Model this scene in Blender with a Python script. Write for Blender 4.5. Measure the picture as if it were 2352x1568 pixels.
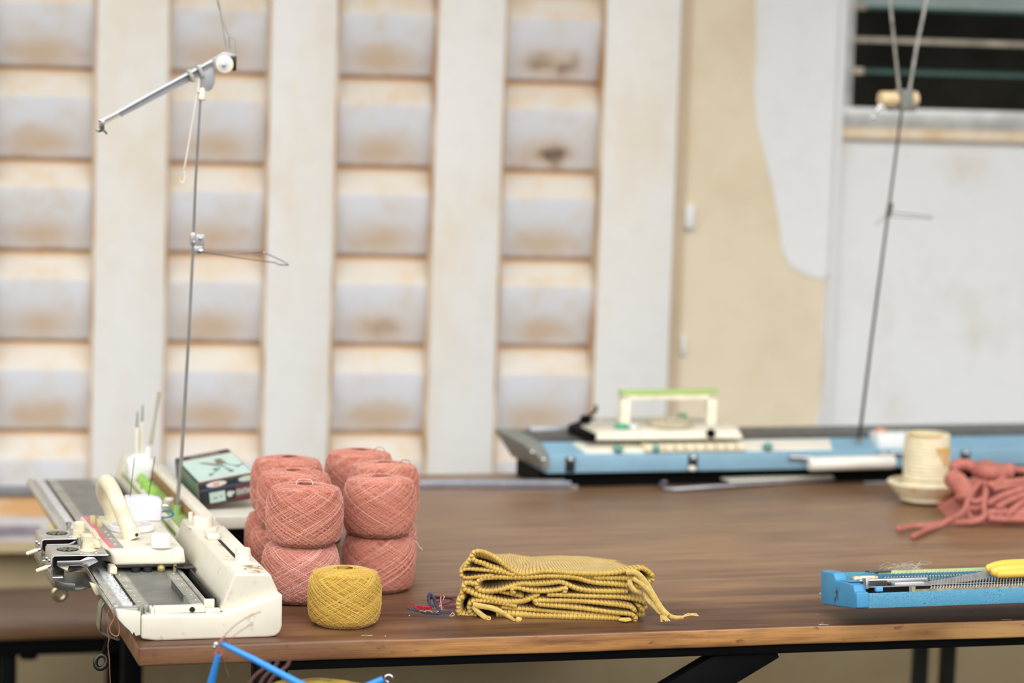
import bpy, bmesh, math, random
from mathutils import Vector, Matrix
random.seed(7)
sc = bpy.context.scene
COL = sc.collection
for o in list(bpy.data.objects):
    bpy.data.objects.remove(o, do_unlink=True)

# ------------------------------------------------------------------ camera, light, exposure
FPX = 6200.0                       # focal length in pixels of the 2352 px wide frame
CAM = Vector((0.0, 0.0, 1.5))
PIT = math.atan(684 / FPX)
ROL = 0.031
FWD = Vector((0, math.cos(PIT), -math.sin(PIT)))
_r0 = Vector((1, 0, 0)); _u0 = Vector((0, math.sin(PIT), math.cos(PIT)))
RGT = math.cos(ROL) * _r0 + math.sin(ROL) * _u0
UPV = -math.sin(ROL) * _r0 + math.cos(ROL) * _u0
cam = bpy.data.cameras.new('camera'); camo = bpy.data.objects.new('camera', cam); COL.objects.link(camo)
cam.sensor_width = 36.0; cam.sensor_fit = 'HORIZONTAL'; cam.lens = FPX * 36.0 / 2352.0
cam.clip_start = 0.05; cam.clip_end = 60
camo.matrix_world = Matrix((( RGT.x, UPV.x, -FWD.x, CAM.x), (RGT.y, UPV.y, -FWD.y, CAM.y), (RGT.z, UPV.z, -FWD.z, CAM.z), (0, 0, 0, 1)))
cam.dof.use_dof = True; cam.dof.focus_distance = 3.47; cam.dof.aperture_fstop = 3.05
sc.camera = camo

w = bpy.data.worlds.new('sky'); sc.world = w; w.use_nodes = True
nt = w.node_tree; nt.nodes.clear()
wo = nt.nodes.new('ShaderNodeOutputWorld'); bg = nt.nodes.new('ShaderNodeBackground')
tc = nt.nodes.new('ShaderNodeTexCoord'); sx = nt.nodes.new('ShaderNodeSeparateXYZ'); rp = nt.nodes.new('ShaderNodeValToRGB')
mp = nt.nodes.new('ShaderNodeMapRange'); mp.inputs[1].default_value = -1; mp.inputs[2].default_value = 1
nt.links.new(tc.outputs['Generated'], sx.inputs[0]); nt.links.new(sx.outputs[2], mp.inputs[0]); nt.links.new(mp.outputs[0], rp.inputs[0])
cr = rp.color_ramp; cr.elements[0].position = 0.575; cr.elements[0].color = (0.10, 0.088, 0.072, 1)
cr.elements[1].position = 0.70; cr.elements[1].color = (0.96, 0.975, 1.0, 1)
e = cr.elements.new(0.62); e.color = (0.88, 0.89, 0.91, 1)
e = cr.elements.new(0.92); e.color = (0.70, 0.715, 0.74, 1)
nt.links.new(rp.outputs[0], bg.inputs[0])
# the open, sunlit yard lies behind the camera (towards -y): that side of the sky is brighter
fy = nt.nodes.new('ShaderNodeMapRange'); fy.inputs[1].default_value = 0.35; fy.inputs[2].default_value = -0.7
fy.inputs[3].default_value = 0.72; fy.inputs[4].default_value = 3.35
nt.links.new(sx.outputs[1], fy.inputs[0]); nt.links.new(fy.outputs[0], bg.inputs[1])
nt.links.new(bg.outputs[0], wo.inputs[0])

def area(name, loc, target, sx_, sy_, power, col=(1, 1, 1)):
    l = bpy.data.lights.new(name, 'AREA'); l.shape = 'RECTANGLE'; l.size = sx_; l.size_y = sy_; l.energy = power; l.color = col
    o = bpy.data.objects.new(name, l); COL.objects.link(o); o.location = loc
    d = Vector(target) - Vector(loc); o.rotation_euler = d.to_track_quat('-Z', 'Y').to_euler()
    return o
area('daylight_above', (0.6, 2.3, 3.6), (0.1, 4.2, 0.7), 3.0, 2.0, 26, (1.0, 0.995, 0.985))
sc.view_settings.view_transform = 'Standard'; sc.view_settings.look = 'None'
sc.view_settings.exposure = 0.06; sc.view_settings.gamma = 1.0; sc.view_settings.use_curve_mapping = False
sc.cycles.use_denoising = True
sc.cycles.max_bounces = 8

# ------------------------------------------------------------------ measuring: photo pixel -> point on a plane of the place
def ray(x, y): return FWD * FPX + RGT * (x - 1176) - UPV * (y - 784)
def atZ(x, y, z):
    d = ray(x, y); return CAM + d * ((z - CAM.z) / d.z)
def atY(x, y, yv):
    d = ray(x, y); return CAM + d * (yv / d.y)
class Fr:
    "a local frame standing on the ground plan, turned about z"
    def __init__(s, O, deg, sc=1.0):
        s.O = Vector(O); s.a = math.radians(deg); s.s = sc
        s.u = Vector((math.cos(s.a), math.sin(s.a), 0)); s.v = Vector((-math.sin(s.a), math.cos(s.a), 0))
    def loc(s, P):
        q = P - s.O; return Vector((q.dot(s.u), q.dot(s.v), q.z)) / s.s
    def V(s, x, y, v):
        d = ray(x, y); t = ((s.O + s.v * v * s.s - CAM).dot(s.v)) / d.dot(s.v); return s.loc(CAM + d * t)
    def Z(s, x, y, z): return s.loc(atZ(x, y, s.O.z + z * s.s))
def flatz(P, z): return Vector((P.x, P.y, z))
TT = 0.75
T = Fr(atZ(319, 1485, TT), 16.0)                       # work table
M = Fr(flatz(atZ(321.6, 1468, .752), TT), 16.5)        # cream knitting machine
B = Fr(atZ(1250, 1093, TT + .024), 17.2, .967)         # blue-grey machine at the back
D = Fr(flatz(atZ(1993, 1393, TT + .034), TT), 17.5, .975)                      # blue needle bed in front
W = Fr((0, 5.75 * .925, 1.5 * (1 - .925)), 10.0, .925)                             # back wall

# ------------------------------------------------------------------ materials
def C(r, g, b):
    f = lambda c: (c / 255 / 12.92) if c / 255 <= .04045 else ((c / 255 + .055) / 1.055) ** 2.4
    return (f(r), f(g), f(b), 1)
def mixc(nt, fac, a, b):
    m = nt.nodes.new('ShaderNodeMix'); m.data_type = 'RGBA'; m.clamp_factor = True
    for i, v in ((0, fac), (6, a), (7, b)):
        if hasattr(v, 'is_output') or isinstance(v, bpy.types.NodeSocket): nt.links.new(v, m.inputs[i])
        else: m.inputs[i].default_value = v
    return m.outputs[2]
def mth(nt, op, a, b=None, c=None):
    m = nt.nodes.new('ShaderNodeMath'); m.operation = op
    for i, v in enumerate((a, b, c)):
        if v is None: continue
        if isinstance(v, bpy.types.NodeSocket): nt.links.new(v, m.inputs[i])
        else: m.inputs[i].default_value = v
    return m.outputs[0]
def noise(nt, vec, scale, detail=4, rough=.55):
    n = nt.nodes.new('ShaderNodeTexNoise'); n.inputs['Scale'].default_value = scale
    n.inputs['Detail'].default_value = detail; n.inputs['Roughness'].default_value = rough
    nt.links.new(vec, n.inputs['Vector']); return n.outputs['Fac']
def mapping(nt, vec, scale=(1, 1, 1), loc=(0, 0, 0)):
    m = nt.nodes.new('ShaderNodeMapping'); m.inputs['Scale'].default_value = scale; m.inputs['Location'].default_value = loc
    nt.links.new(vec, m.inputs['Vector']); return m.outputs[0]
def smooth(nt, x, a, b):
    m = nt.nodes.new('ShaderNodeMapRange'); m.interpolation_type = 'SMOOTHSTEP'
    nt.links.new(x, m.inputs[0]); m.inputs[1].default_value = a; m.inputs[2].default_value = b; return m.outputs[0]
def newmat(name):
    m = bpy.data.materials.new(name); m.use_nodes = True; nt = m.node_tree
    bs = nt.nodes['Principled BSDF']; tc = nt.nodes.new('ShaderNodeTexCoord')
    return m, nt, bs, tc
def bumpn(nt, bs, h, strength, dist=.001):
    b = nt.nodes.new('ShaderNodeBump'); b.inputs['Strength'].default_value = strength; b.inputs['Distance'].default_value = dist
    nt.links.new(h, b.inputs['Height']); nt.links.new(b.outputs[0], bs.inputs['Normal'])
def mat(name, col, rough=.5, metal=0., var=.12, vscale=30, dirt=None, bump=0., bscale=400, spec=.5, coord='Object', alpha=1):
    m, nt, bs, tc = newmat(name)
    v = tc.outputs[coord]
    n = noise(nt, v, vscale)
    dark = tuple(c * (1 - var) for c in col[:3]) + (1,); lite = tuple(min(1, c * (1 + var)) for c in col[:3]) + (1,)
    c = mixc(nt, smooth(nt, n, .3, .7), dark, lite)
    if dirt:
        dc, sc_, lo, hi = dirt
        c = mixc(nt, smooth(nt, noise(nt, v, sc_, 6, .7), lo, hi), c, dc)
    nt.links.new(c, bs.inputs['Base Color'])
    bs.inputs['Roughness'].default_value = rough; bs.inputs['Metallic'].default_value = metal
    bs.inputs['Specular IOR Level'].default_value = spec
    if bump: bumpn(nt, bs, noise(nt, v, bscale, 3), bump)
    if alpha < 1: bs.inputs['Alpha'].default_value = alpha
    return m
RUST = C(196, 150, 95)
cream = mat('cream_plastic', C(224, 217, 197), .36, var=.05, vscale=14, dirt=(C(160, 138, 102), 60, .57, .80))
cream2 = mat('cream_plastic_clean', C(228, 222, 204), .35, var=.04, vscale=14, dirt=(C(176, 150, 110), 40, .66, .85))
ivory = mat('ivory_plastic', C(232, 220, 188), .4, var=.06, dirt=(C(170, 140, 95), 60, .64, .8))
tanp = mat('tan_plastic', C(205, 190, 140), .45)
white = mat('white_plastic', C(228, 228, 226), .4, var=.03)
greymetal = mat('bed_steel', C(186, 184, 174), .38, .5, var=.18, vscale=60, dirt=(C(70, 60, 48), 50, .6, .78))
steel = mat('bright_steel', C(205, 207, 210), .22, 1.0, var=.08)
darksteel = mat('dark_steel', C(70, 68, 62), .4, .8, var=.25, vscale=80)
blackm = mat('black_paint', C(5, 5, 5), .7, spec=.12, var=.3)
blackhole = mat('black_recess', C(14, 14, 16), .6, var=.4, vscale=90)
chrome = mat('chrome', C(225, 225, 228), .12, 1.0, var=.03)
strapm = mat('olive_grey_metal', C(142, 146, 128), .35, .7, var=.15)
greenp = mat('green_tray', C(150, 176, 104), .5, var=.06)
greenb = mat('green_plastic', C(150, 196, 88), .45)
bluep = mat('blue_plastic', C(40, 104, 176), .35)
pinkp = mat('pink_print', C(222, 122, 132), .5, var=.12, vscale=90)
greyp = mat('grey_print', C(158, 150, 142), .45, var=.06)
foamm = mat('white_foam', C(222, 222, 227), .8, var=.04, vscale=500, bump=.5, bscale=900)
skyblue = mat('blue_enamel', C(66, 142, 182), .45, var=.06, vscale=30, dirt=(C(56, 46, 40), 26, .60, .70))

def leather_blue():
    m, nt, bs, tc = newmat('blue_crackle_enamel')
    v = nt.nodes.new('ShaderNodeTexVoronoi'); v.inputs['Scale'].default_value = 620; v.feature = 'DISTANCE_TO_EDGE'
    nt.links.new(tc.outputs['Object'], v.inputs['Vector'])
    f = smooth(nt, v.outputs['Distance'], .0, .12)
    c = mixc(nt, f, C(36, 84, 102), C(90, 162, 194))
    c = mixc(nt, smooth(nt, noise(nt, tc.outputs['Object'], 30), .35, .7), c, C(74, 144, 174))
    nt.links.new(c, bs.inputs['Base Color']); bs.inputs['Roughness'].default_value = .42
    bumpn(nt, bs, f, .5, .0006); return m
crackle = leather_blue()
blueback = mat('grey_blue_enamel', C(128, 164, 182), .42, var=.07, vscale=12)
greyback = mat('grey_enamel', C(128, 130, 122), .5, var=.12, vscale=40)

def wood(name, dark, mid, lite, rough, edge=False, seed=0, lighter=False):
    m, nt, bs, tc = newmat(name)
    v = tc.outputs['Object']
    s = mapping(nt, v, (2.2, 26, 26), (seed, seed * 3, 0))
    n1 = noise(nt, s, 2.2, 8, .62)
    s2 = mapping(nt, v, (5, 160, 160), (seed, 0, 0)); n2 = noise(nt, s2, 3, 5, .7)
    big = noise(nt, mapping(nt, v, (1.0, 5, 5), (seed + 4, 1, 2)), 2.0, 3)
    c = mixc(nt, smooth(nt, n1, .28, .62), dark, mid)
    c = mixc(nt, smooth(nt, big, .45, .72), c, lite)
    c = mixc(nt, mth(nt, 'MULTIPLY', smooth(nt, n2, .45, .75), .4), c, dark)
    if lighter:       # the wood colour turns to a paler tan away from the front edge
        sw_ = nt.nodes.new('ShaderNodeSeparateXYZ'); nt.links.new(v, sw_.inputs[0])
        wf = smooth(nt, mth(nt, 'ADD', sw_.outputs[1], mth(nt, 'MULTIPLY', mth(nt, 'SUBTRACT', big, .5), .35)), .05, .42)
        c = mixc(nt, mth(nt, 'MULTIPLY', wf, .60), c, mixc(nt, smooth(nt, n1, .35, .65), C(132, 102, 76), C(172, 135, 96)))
    if edge:
        kn = noise(nt, mapping(nt, v, (14, 40, 40), (3, 3, 3)), 2.4, 6, .7)
        c = mixc(nt, smooth(nt, kn, .58, .72), c, dark)
        sxyz = nt.nodes.new('ShaderNodeSeparateXYZ'); nt.links.new(v, sxyz.inputs[0])
        left = smooth(nt, sxyz.outputs[0], .42, .22)
        c = mixc(nt, mth(nt, 'MULTIPLY', left, .75), c, C(86, 52, 42))
    nt.links.new(c, bs.inputs['Base Color'])
    bs.inputs['Roughness'].default_value = rough
    bumpn(nt, bs, mth(nt, 'ADD', n2, n1), .16, .0015)
    return m
woodtop = wood('tabletop_wood', C(58, 35, 25), C(92, 60, 41), C(124, 88, 58), .40, lighter=True)
woodedge = wood('tabletop_edge_wood', C(112, 70, 40), C(190, 136, 78), C(208, 160, 100), .45, edge=True, seed=2)
woodbench = wood('bench_wood', C(70, 50, 40), C(102, 80, 66), C(118, 96, 80), .45, seed=5)
woodbedge = wood('bench_edge_wood', C(66, 44, 26), C(108, 78, 46), C(122, 90, 54), .5, seed=7)

def paint(name, base, stain, lo, hi, sc_=3.0, stretch=(1, 1, .45), rough=.5):
    m, nt, bs, tc = newmat(name); v = tc.outputs['Object']
    n = noise(nt, mapping(nt, v, stretch), sc_ * 2.2, 5, .6)
    n2 = noise(nt, v, 22, 4)
    c = mixc(nt, smooth(nt, n, lo, hi), base, stain)
    c = mixc(nt, mth(nt, 'MULTIPLY', smooth(nt, n2, .45, .75), .12), c, C(200, 196, 184))
    nt.links.new(c, bs.inputs['Base Color']); bs.inputs['Roughness'].default_value = rough
    return m
postpaint = paint('cream_painted_post', C(234, 232, 226), C(228, 217, 196), .42, .75, 2.0)
whitewall = paint('white_limewash', C(226, 226, 224), C(212, 206, 194), .5, .8, 2.5, (1, 1, .7))
yellowwall = paint('yellow_plaster', C(224, 209, 180), C(216, 199, 166), .4, .7, 2.0, (1, 1, 1), .7)
lowerwall = paint('beige_plaster', C(188, 168, 128), C(176, 156, 116), .4, .7, 1.6, (1, 1, 1), .7)
tantrim = paint('tan_door_frame', C(198, 178, 148), C(188, 166, 134), .4, .7)
def slatmat():
    m, nt, bs, tc = newmat('stained_louvre_slat'); v = tc.outputs['Object']
    s = nt.nodes.new('ShaderNodeSeparateXYZ'); nt.links.new(v, s.inputs[0])
    oi = nt.nodes.new('ShaderNodeObjectInfo')
    sh = nt.nodes.new('ShaderNodeCombineXYZ')
    nt.links.new(mth(nt, 'MULTIPLY', oi.outputs['Random'], 37.0), sh.inputs[0]); nt.links.new(mth(nt, 'MULTIPLY', oi.outputs['Random'], 11.0), sh.inputs[2])
    ad = nt.nodes.new('ShaderNodeVectorMath'); ad.operation = 'ADD'; nt.links.new(v, ad.inputs[0]); nt.links.new(sh.outputs[0], ad.inputs[1])
    n = noise(nt, ad.outputs[0], 16, 5, .6)
    # a rust bloom in the lower middle of each slat (x 0 = middle, z 0 = lower edge)
    ex = mth(nt, 'POWER', mth(nt, 'MULTIPLY', s.outputs[0], 9.5), 2.0)
    ez = mth(nt, 'POWER', mth(nt, 'MULTIPLY', mth(nt, 'SUBTRACT', s.outputs[2], .035), 19.0), 2.0)
    r = mth(nt, 'SQRT', mth(nt, 'ADD', ex, ez))
    bloom = smooth(nt, mth(nt, 'SUBTRACT', mth(nt, 'ADD', r, mth(nt, 'MULTIPLY', n, 1.6)), .6), 1.25, .25)
    c = mixc(nt, smooth(nt, n, .4, .8), C(216, 216, 218), C(210, 200, 186))
    c = mixc(nt, mth(nt, 'MULTIPLY', bloom, .75), c, C(200, 168, 128))
    dk = mth(nt, 'MULTIPLY', smooth(nt, mth(nt, 'ADD', r, mth(nt, 'MULTIPLY', n, 2.2)), 1.6, .9), smooth(nt, oi.outputs['Random'], .55, .95))
    c = mixc(nt, dk, c, C(92, 70, 56))
    low = smooth(nt, mth(nt, 'ADD', s.outputs[2], mth(nt, 'MULTIPLY', n, .012)), .018, .004)
    c = mixc(nt, mth(nt, 'MULTIPLY', low, .75), c, C(150, 108, 70))
    up = smooth(nt, s.outputs[2], .128, .136)
    cb = mixc(nt, smooth(nt, n, .4, .75), C(216, 208, 194), C(214, 192, 162))
    rim = smooth(nt, mth(nt, 'SUBTRACT', s.outputs[2], mth(nt, 'MULTIPLY', n, .02)), .160, .178)
    cb = mixc(nt, mth(nt, 'MULTIPLY', rim, .85), cb, C(206, 158, 102))
    c = mixc(nt, up, c, cb)
    nt.links.new(c, bs.inputs['Base Color']); bs.inputs['Roughness'].default_value = .55
    return m
slatm = slatmat()
sidem = paint('rusty_post_side', C(214, 196, 168), C(176, 128, 78), .35, .65, 6.0)

# ------------------------------------------------------------------ mesh building
class MB:
    def __init__(s): s.v = []; s.f = []; s.m = []; s.uv = {}
    def add(s, vs, fs, mi=0, X=None):
        n = len(s.v)
        for p in vs:
            p = Vector(p)
            if X is not None: p = X @ p
            s.v.append(p)
        for f in fs: s.f.append([n + i for i in f]); s.m.append(mi)
        return s
    def box(s, c, d, X=None, mi=0):
        x, y, z = c; a, b, e = d[0] / 2, d[1] / 2, d[2] / 2
        vs = [(x + i * a, y + j * b, z + k * e) for i in (-1, 1) for j in (-1, 1) for k in (-1, 1)]
        return s.add(vs, [(0, 1, 3, 2), (4, 6, 7, 5), (0, 4, 5, 1), (2, 3, 7, 6), (0, 2, 6, 4), (1, 5, 7, 3)], mi, X)
    def bx(s, x0, x1, y0, y1, z0, z1, X=None, mi=0): return s.box(((x0 + x1) / 2, (y0 + y1) / 2, (z0 + z1) / 2), (x1 - x0, y1 - y0, z1 - z0), X, mi)
    def prism(s, pts, axis, a, b, X=None, mi=0):
        "closed outline of 2-D points pushed along an axis ('x': pts are (y,z); 'y': (x,z); 'z': (x,y))"
        def P(p, t):
            if axis == 'x': return (t, p[0], p[1])
            if axis == 'y': return (p[0], t, p[1])
            return (p[0], p[1], t)
        n = len(pts); A = a if callable(a) else (lambda i: a); Bf = b if callable(b) else (lambda i: b)
        vs = [P(p, A(i)) for i, p in enumerate(pts)] + [P(p, Bf(i)) for i, p in enumerate(pts)]
        fs = [tuple(range(n))[::-1], tuple(range(n, 2 * n))] + [(i, (i + 1) % n, n + (i + 1) % n, n + i) for i in range(n)]
        return s.add(vs, fs, mi, X)
    def lathe(s, prof, c=(0, 0, 0), n=32, X=None, mi=0, caps=True):
        "prof: (r,z) list turned about z"
        vs = []; fs = []
        for r, z in prof:
            for k in range(n):
                a = 2 * math.pi * k / n; vs.append((c[0] + r * math.cos(a), c[1] + r * math.sin(a), c[2] + z))
        for i in range(len(prof) - 1):
            for k in range(n):
                k2 = (k + 1) % n; fs.append((i * n + k, i * n + k2, (i + 1) * n + k2, (i + 1) * n + k))
        if caps:
            fs.append(tuple(range(n))[::-1]); fs.append(tuple((len(prof) - 1) * n + k for k in range(n)))
        return s.add(vs, fs, mi, X)
    def cyl(s, c, r, h, n=24, X=None, mi=0, r2=None):
        return s.lathe([(r, 0), (r if r2 is None else r2, h)], c, n, X, mi)
    def tube(s, path, r, n=8, mi=0, closed=False, X=None, caps=True, flat=1.0):
        P = [Vector(p) for p in path]; m = len(P); R = r if isinstance(r, (list, tuple)) else [r] * m
        vs = []; fs = []
        t0 = (P[1] - P[0]).normalized()
        nrm = t0.orthogonal().normalized()
        for i in range(m):
            if closed: t = (P[(i + 1) % m] - P[i - 1])
            else: t = P[min(i + 1, m - 1)] - P[max(i - 1, 0)]
            if t.length < 1e-9: t = t0
            t.normalize(); nrm = (nrm - t * nrm.dot(t))
            if nrm.length < 1e-6: nrm = t.orthogonal()
            nrm.normalize(); b = t.cross(nrm)
            for k in range(n):
                a = 2 * math.pi * k / n; vs.append(P[i] + (nrm * math.cos(a) + b * math.sin(a) * flat) * R[i])
        for i in range(m if closed else m - 1):
            j = (i + 1) % m
            for k in range(n):
                k2 = (k + 1) % n; fs.append((i * n + k, i * n + k2, j * n + k2, j * n + k))
        if not closed and caps:
            fs.append(tuple(range(n))[::-1]); fs.append(tuple((m - 1) * n + k for k in range(n)))
        return s.add(vs, fs, mi, X)
    def ball(s, c, r, n=12, mi=0, sz=1.0):
        prof = [(max(1e-4, r * math.sin(math.pi * i / n)), -r * sz * math.cos(math.pi * i / n)) for i in range(n + 1)]
        return s.lathe(prof, c, n * 2, mi=mi)
    def build(s, name, mats, parent=None, bevel=0., seg=2, smoothang=40, loc=(0, 0, 0)):
        me = bpy.data.meshes.new(name)
        off = Vector(loc)
        me.from_pydata([tuple(p - off) for p in s.v], [], s.f)
        if not isinstance(mats, (list, tuple)): mats = [mats]
        for m in mats: me.materials.append(m)
        for p, mi in zip(me.polygons, s.m): p.material_index = mi
        bm = bmesh.new(); bm.from_mesh(me)
        bmesh.ops.recalc_face_normals(bm, faces=bm.faces)
        if bevel:
            ed = [e for e in bm.edges if len(e.link_faces) == 2 and e.calc_face_angle(0) > .5]
            bmesh.ops.bevel(bm, geom=ed, offset=bevel, segments=seg, affect='EDGES', profile=.5, clamp_overlap=True)
        bm.to_mesh(me); bm.free()
        for p in me.polygons: p.use_smooth = True
        me.set_sharp_from_angle(angle=math.radians(smoothang))
        o = bpy.data.objects.new(name, me); COL.objects.link(o)
        o.location = loc
        if parent is not None: o.parent = parent
        return o
def tag(o, label=None, cat=None, group=None, kind=None):
    for k, v in (('label', label), ('category', cat), ('group', group), ('kind', kind)):
        if v: o[k] = v
    return o
def thing(name, label, cat, fr=None, loc=None, rot=0, group=None, kind=None):
    o = bpy.data.objects.new(name, None); COL.objects.link(o); o.empty_display_size = .05
    if fr is not None: o.location = fr.O; o.rotation_euler = (0, 0, fr.a); o.scale = (fr.s,) * 3
    if loc is not None: o.location = loc; o.rotation_euler = (0, 0, rot)
    return tag(o, label, cat, group, kind)
def cat_rom(P, n=6, closed=False):
    P = [Vector(p) for p in P]; out = []
    m = len(P); rng = range(m if closed else m - 1)
    for i in rng:
        p1, p2 = P[i], P[(i + 1) % m]
        p0 = P[i - 1] if (closed or i > 0) else p1 * 2 - p2
        p3 = P[(i + 2) % m] if (closed or i + 2 < m) else p2 * 2 - p1
        for k in range(n):
            t = k / n
            out.append(.5 * ((2 * p1) + (-p0 + p2) * t + (2 * p0 - 5 * p1 + 4 * p2 - p3) * t * t + (-p0 + 3 * p1 - 3 * p2 + p3) * t ** 3))
    if not closed: out.append(P[-1])
    return out
def RX(o, a, axis='X'): return Matrix.Translation(Vector(o)) @ Matrix.Rotation(a, 4, axis) @ Matrix.Translation(-Vector(o))
def along(p, d):
    "matrix putting local z of a lathe on direction d at p"
    return Matrix.Translation(Vector(p)) @ Vector(d).to_track_quat('Z', 'Y').to_matrix().to_4x4()
def disc_text(*a): pass
def rope(mb, path, r, n=6, twist=60, sr=None, taper=None, seg=3):
    "a bundle of n strands twisted round the path"
    P = [Vector(p) for p in path]; L = 0; nrm = Vector((.1, .2, 1)); prev = None
    frames = []
    for i, p in enumerate(P):
        t = (P[min(i + 1, len(P) - 1)] - P[max(i - 1, 0)]).normalized()
        nrm = (nrm - t * nrm.dot(t)).normalized(); frames.append((p, nrm.copy(), t.cross(nrm), L))
        if i + 1 < len(P): L += (P[i + 1] - p).length
    for k in range(n):
        ph = 2 * math.pi * k / n; pts = []; rr = []
        for i, (p, a, b, l) in enumerate(frames):
            f = taper(l / max(L, 1e-6)) if taper else 1
            q = ph + l * twist + .15 * math.sin(l * 300 + k)
            pts.append(p + (a * math.cos(q) + b * math.sin(q)) * r * f * .62); rr.append((sr or r * .5) * (f if taper else 1))
        mb.tube(pts, rr, 5)
    return mb

# ================================================================== THE ROOM
def struct(o): o['kind'] = 'structure'; return o
f = MB(); f.bx(-6, 6, -3, 9, -.1, 0)
struct(f.build('floor', mat('brown_concrete_floor', C(48, 40, 33), .8, var=.2, vscale=3)))
f = MB(); f.bx(-5, 5, 3.9, 7.5, 2.78, 2.86)  # unseen eave added to keep sky light off the wall below the table
struct(f.build('added_eave', mat('added_eave_white', C(214, 212, 206), .7, var=.05, vscale=3)))
# the wall, in its own frame
def wroot(name): 
    o = thing(name, None, None, W); o['kind'] = 'structure'; return o
mb = MB()
SILL0, SILL1 = .50, .545
mb.bx(-3.5, 3.5, .02, .22, -.121, SILL0, mi=1)                       # beige wall below the louvres
mb.bx(-3.5, .36, .10, .22, 2.4, 3.2, mi=0)
mb.bx(.372, .715, .02, .22, SILL0, 3.2, mi=2)                    # yellow pier
mb.bx(.715, 3.5, .03, .22, SILL0, 1.335, mi=0)                   # white panel under the window
mb.bx(.715, 3.5, .03, .22, 2.3, 3.2, mi=0); mb.bx(2.2, 3.5, .03, .22, 1.335, 2.3, mi=0)
mb.bx(-3.5, -1.236, .02, .22, SILL0, 3.2, mi=2)
# the limewashed upper coat of the pier, a 2 mm skin with its ragged edge
edge = [(.500, 3.2), (.505, 1.75), (.512, 1.61), (.518, 1.50), (.516, 1.42), (.525, 1.345), (.548, 1.27), (.566, 1.21), (.585, 1.13), (.592, 1.08), (.610, 1.04), (.640, 1.020), (.672, 1.012), (.715, 1.005)]
mb.prism(edge + [(.715, 3.2)], 'y', .017, .021, mi=0)
mb.prism([(.695, 1.02), (.692, .9), (.700, .8), (.690, .7), (.688, .5), (.715, .5), (.715, 1.02)], 'y', .017, .021, mi=0)
wall = mb.build('wall_back', [whitewall, lowerwall, yellowwall]); wall.location = W.O; wall.rotation_euler = (0, 0, W.a); wall.scale = (W.s,) * 3; struct(wall)
def wpart(m, name, mats, parent=None, bevel=0., loc=None):
    o = m.build(name, mats, parent, bevel, loc=loc or (0, 0, 0))
    if parent is None:
        R = Matrix.Rotation(W.a, 4, 'Z'); o.location = W.O + (R @ Vector(loc or (0, 0, 0))) * W.s; o.rotation_euler = (0, 0, W.a); o.scale = (W.s,) * 3; struct(o)
    return o
# posts between the louvre columns
for i, (a, b) in enumerate([(-1.235, -1.10), (-.887, -.741), (-.529, -.391), (-.178, -.035), (.182, .345)]):
    m = MB(); m.bx(a, b, -.005, .10, SILL1 - .002, 2.42); wpart(m, 'trim_%d' % (i + 1), postpaint, bevel=.004)
m = MB(); m.bx(.345, .372, .012, .10, SILL0, 3.2); wpart(m, 'trim_6', tantrim)
m = MB(); m.bx(.3725, .392, .002, .02, 1.115, 1.165); m.bx(.374, .392, .006, .02, .66, .70); m.bx(.374, .384, .006, .02, .84, .88)
wpart(m, 'trim_7', whitewall, bevel=.003)
m = MB(); m.bx(-1.9, .37, -.028, .12, .532, SILL1); wpart(m, 'trim_8', mat('dark_metal_sill', C(120, 120, 122), .4, .4, var=.2), bevel=.003)
m = MB(); m.bx(-1.9, .37, -.02, .06, .44, .532); wpart(m, 'trim_9', paint('rust_streaked_render', C(222, 206, 184), C(204, 158, 104), .35, .6, 3, (1, 1, 3)))
m = MB(); m.bx(.700, .716, .004, .03, SILL0, 3.2); wpart(m, 'trim_10', whitewall, bevel=.003)
# slatted columns: every slat is one folded blade
openings = [(-1.10, -.887), (-.741, -.529), (-.391, -.178), (-.035, .182)]
for ci, (a, b) in enumerate(openings):
    root = wroot('window_%d' % (ci + 2)); cx = (a + b) / 2
    rows = range(-1, 10); z0 = .471
    for k in rows:
        zb = z0 + .190 * k
        if zb > 2.3: continue
        if k == -1: continue
        prof = [(.052, 0), (.012, .128), (.014, .137), (.066, .196), (.070, .194), (.018, .134), (.0165, .128), (.056, .001)]
        mm = MB(); mm.prism([(p[0], p[1]) for p in prof], 'x', -(b - a) / 2, (b - a) / 2)
        o = mm.build('louvre_slat', slatm, root, smoothang=60); o.location = (cx, 0, zb)
        o.data.transform(Matrix.Translation((0, 0, 0)))
    mm = MB(); mm.bx(a, a + .006, .0, .1, SILL1, 2.4); mm.bx(b - .006, b, .0, .1, SILL1, 2.4); mm.bx(a, b, .085, .1, SILL1, 2.4)
    mm.build('louvre_frame', sidem, root)
# glass louvre window to the upper right
root = wroot('window_1')
alu = mat('window_aluminium', C(190, 190, 186), .4, .3, var=.15, vscale=18)
mm = MB(); mm.bx(.7165, .738, .018, .10, 1.345, 2.3); mm.bx(2.18, 2.2, .018, .10, 1.345, 2.3); mm.bx(.7165, 2.2, .014, .11, 1.342, 1.385); mm.bx(.7165, 2.2, .018, .1, 2.26, 2.3)
mm.build('window_frame', alu, root, .003)
mm = MB(); mm.bx(.7165, 2.2, .012, .03, 1.318, 1.342); mm.build('window_sill', paint('rusty_sill', C(226, 210, 184), C(214, 184, 144), .4, .7, 8), root)
gl = mat('green_glass', C(120, 165, 155), .06, var=.05, alpha=.45)
skyg = mat('tilted_glass', C(214, 226, 222), .08, .6, var=.1, vscale=8)
edgeg = mat('glass_edge', C(74, 104, 94), .2, var=.1)
dustg = mat('dusty_glass_edge', C(168, 158, 138), .6, var=.25, vscale=14)
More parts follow.
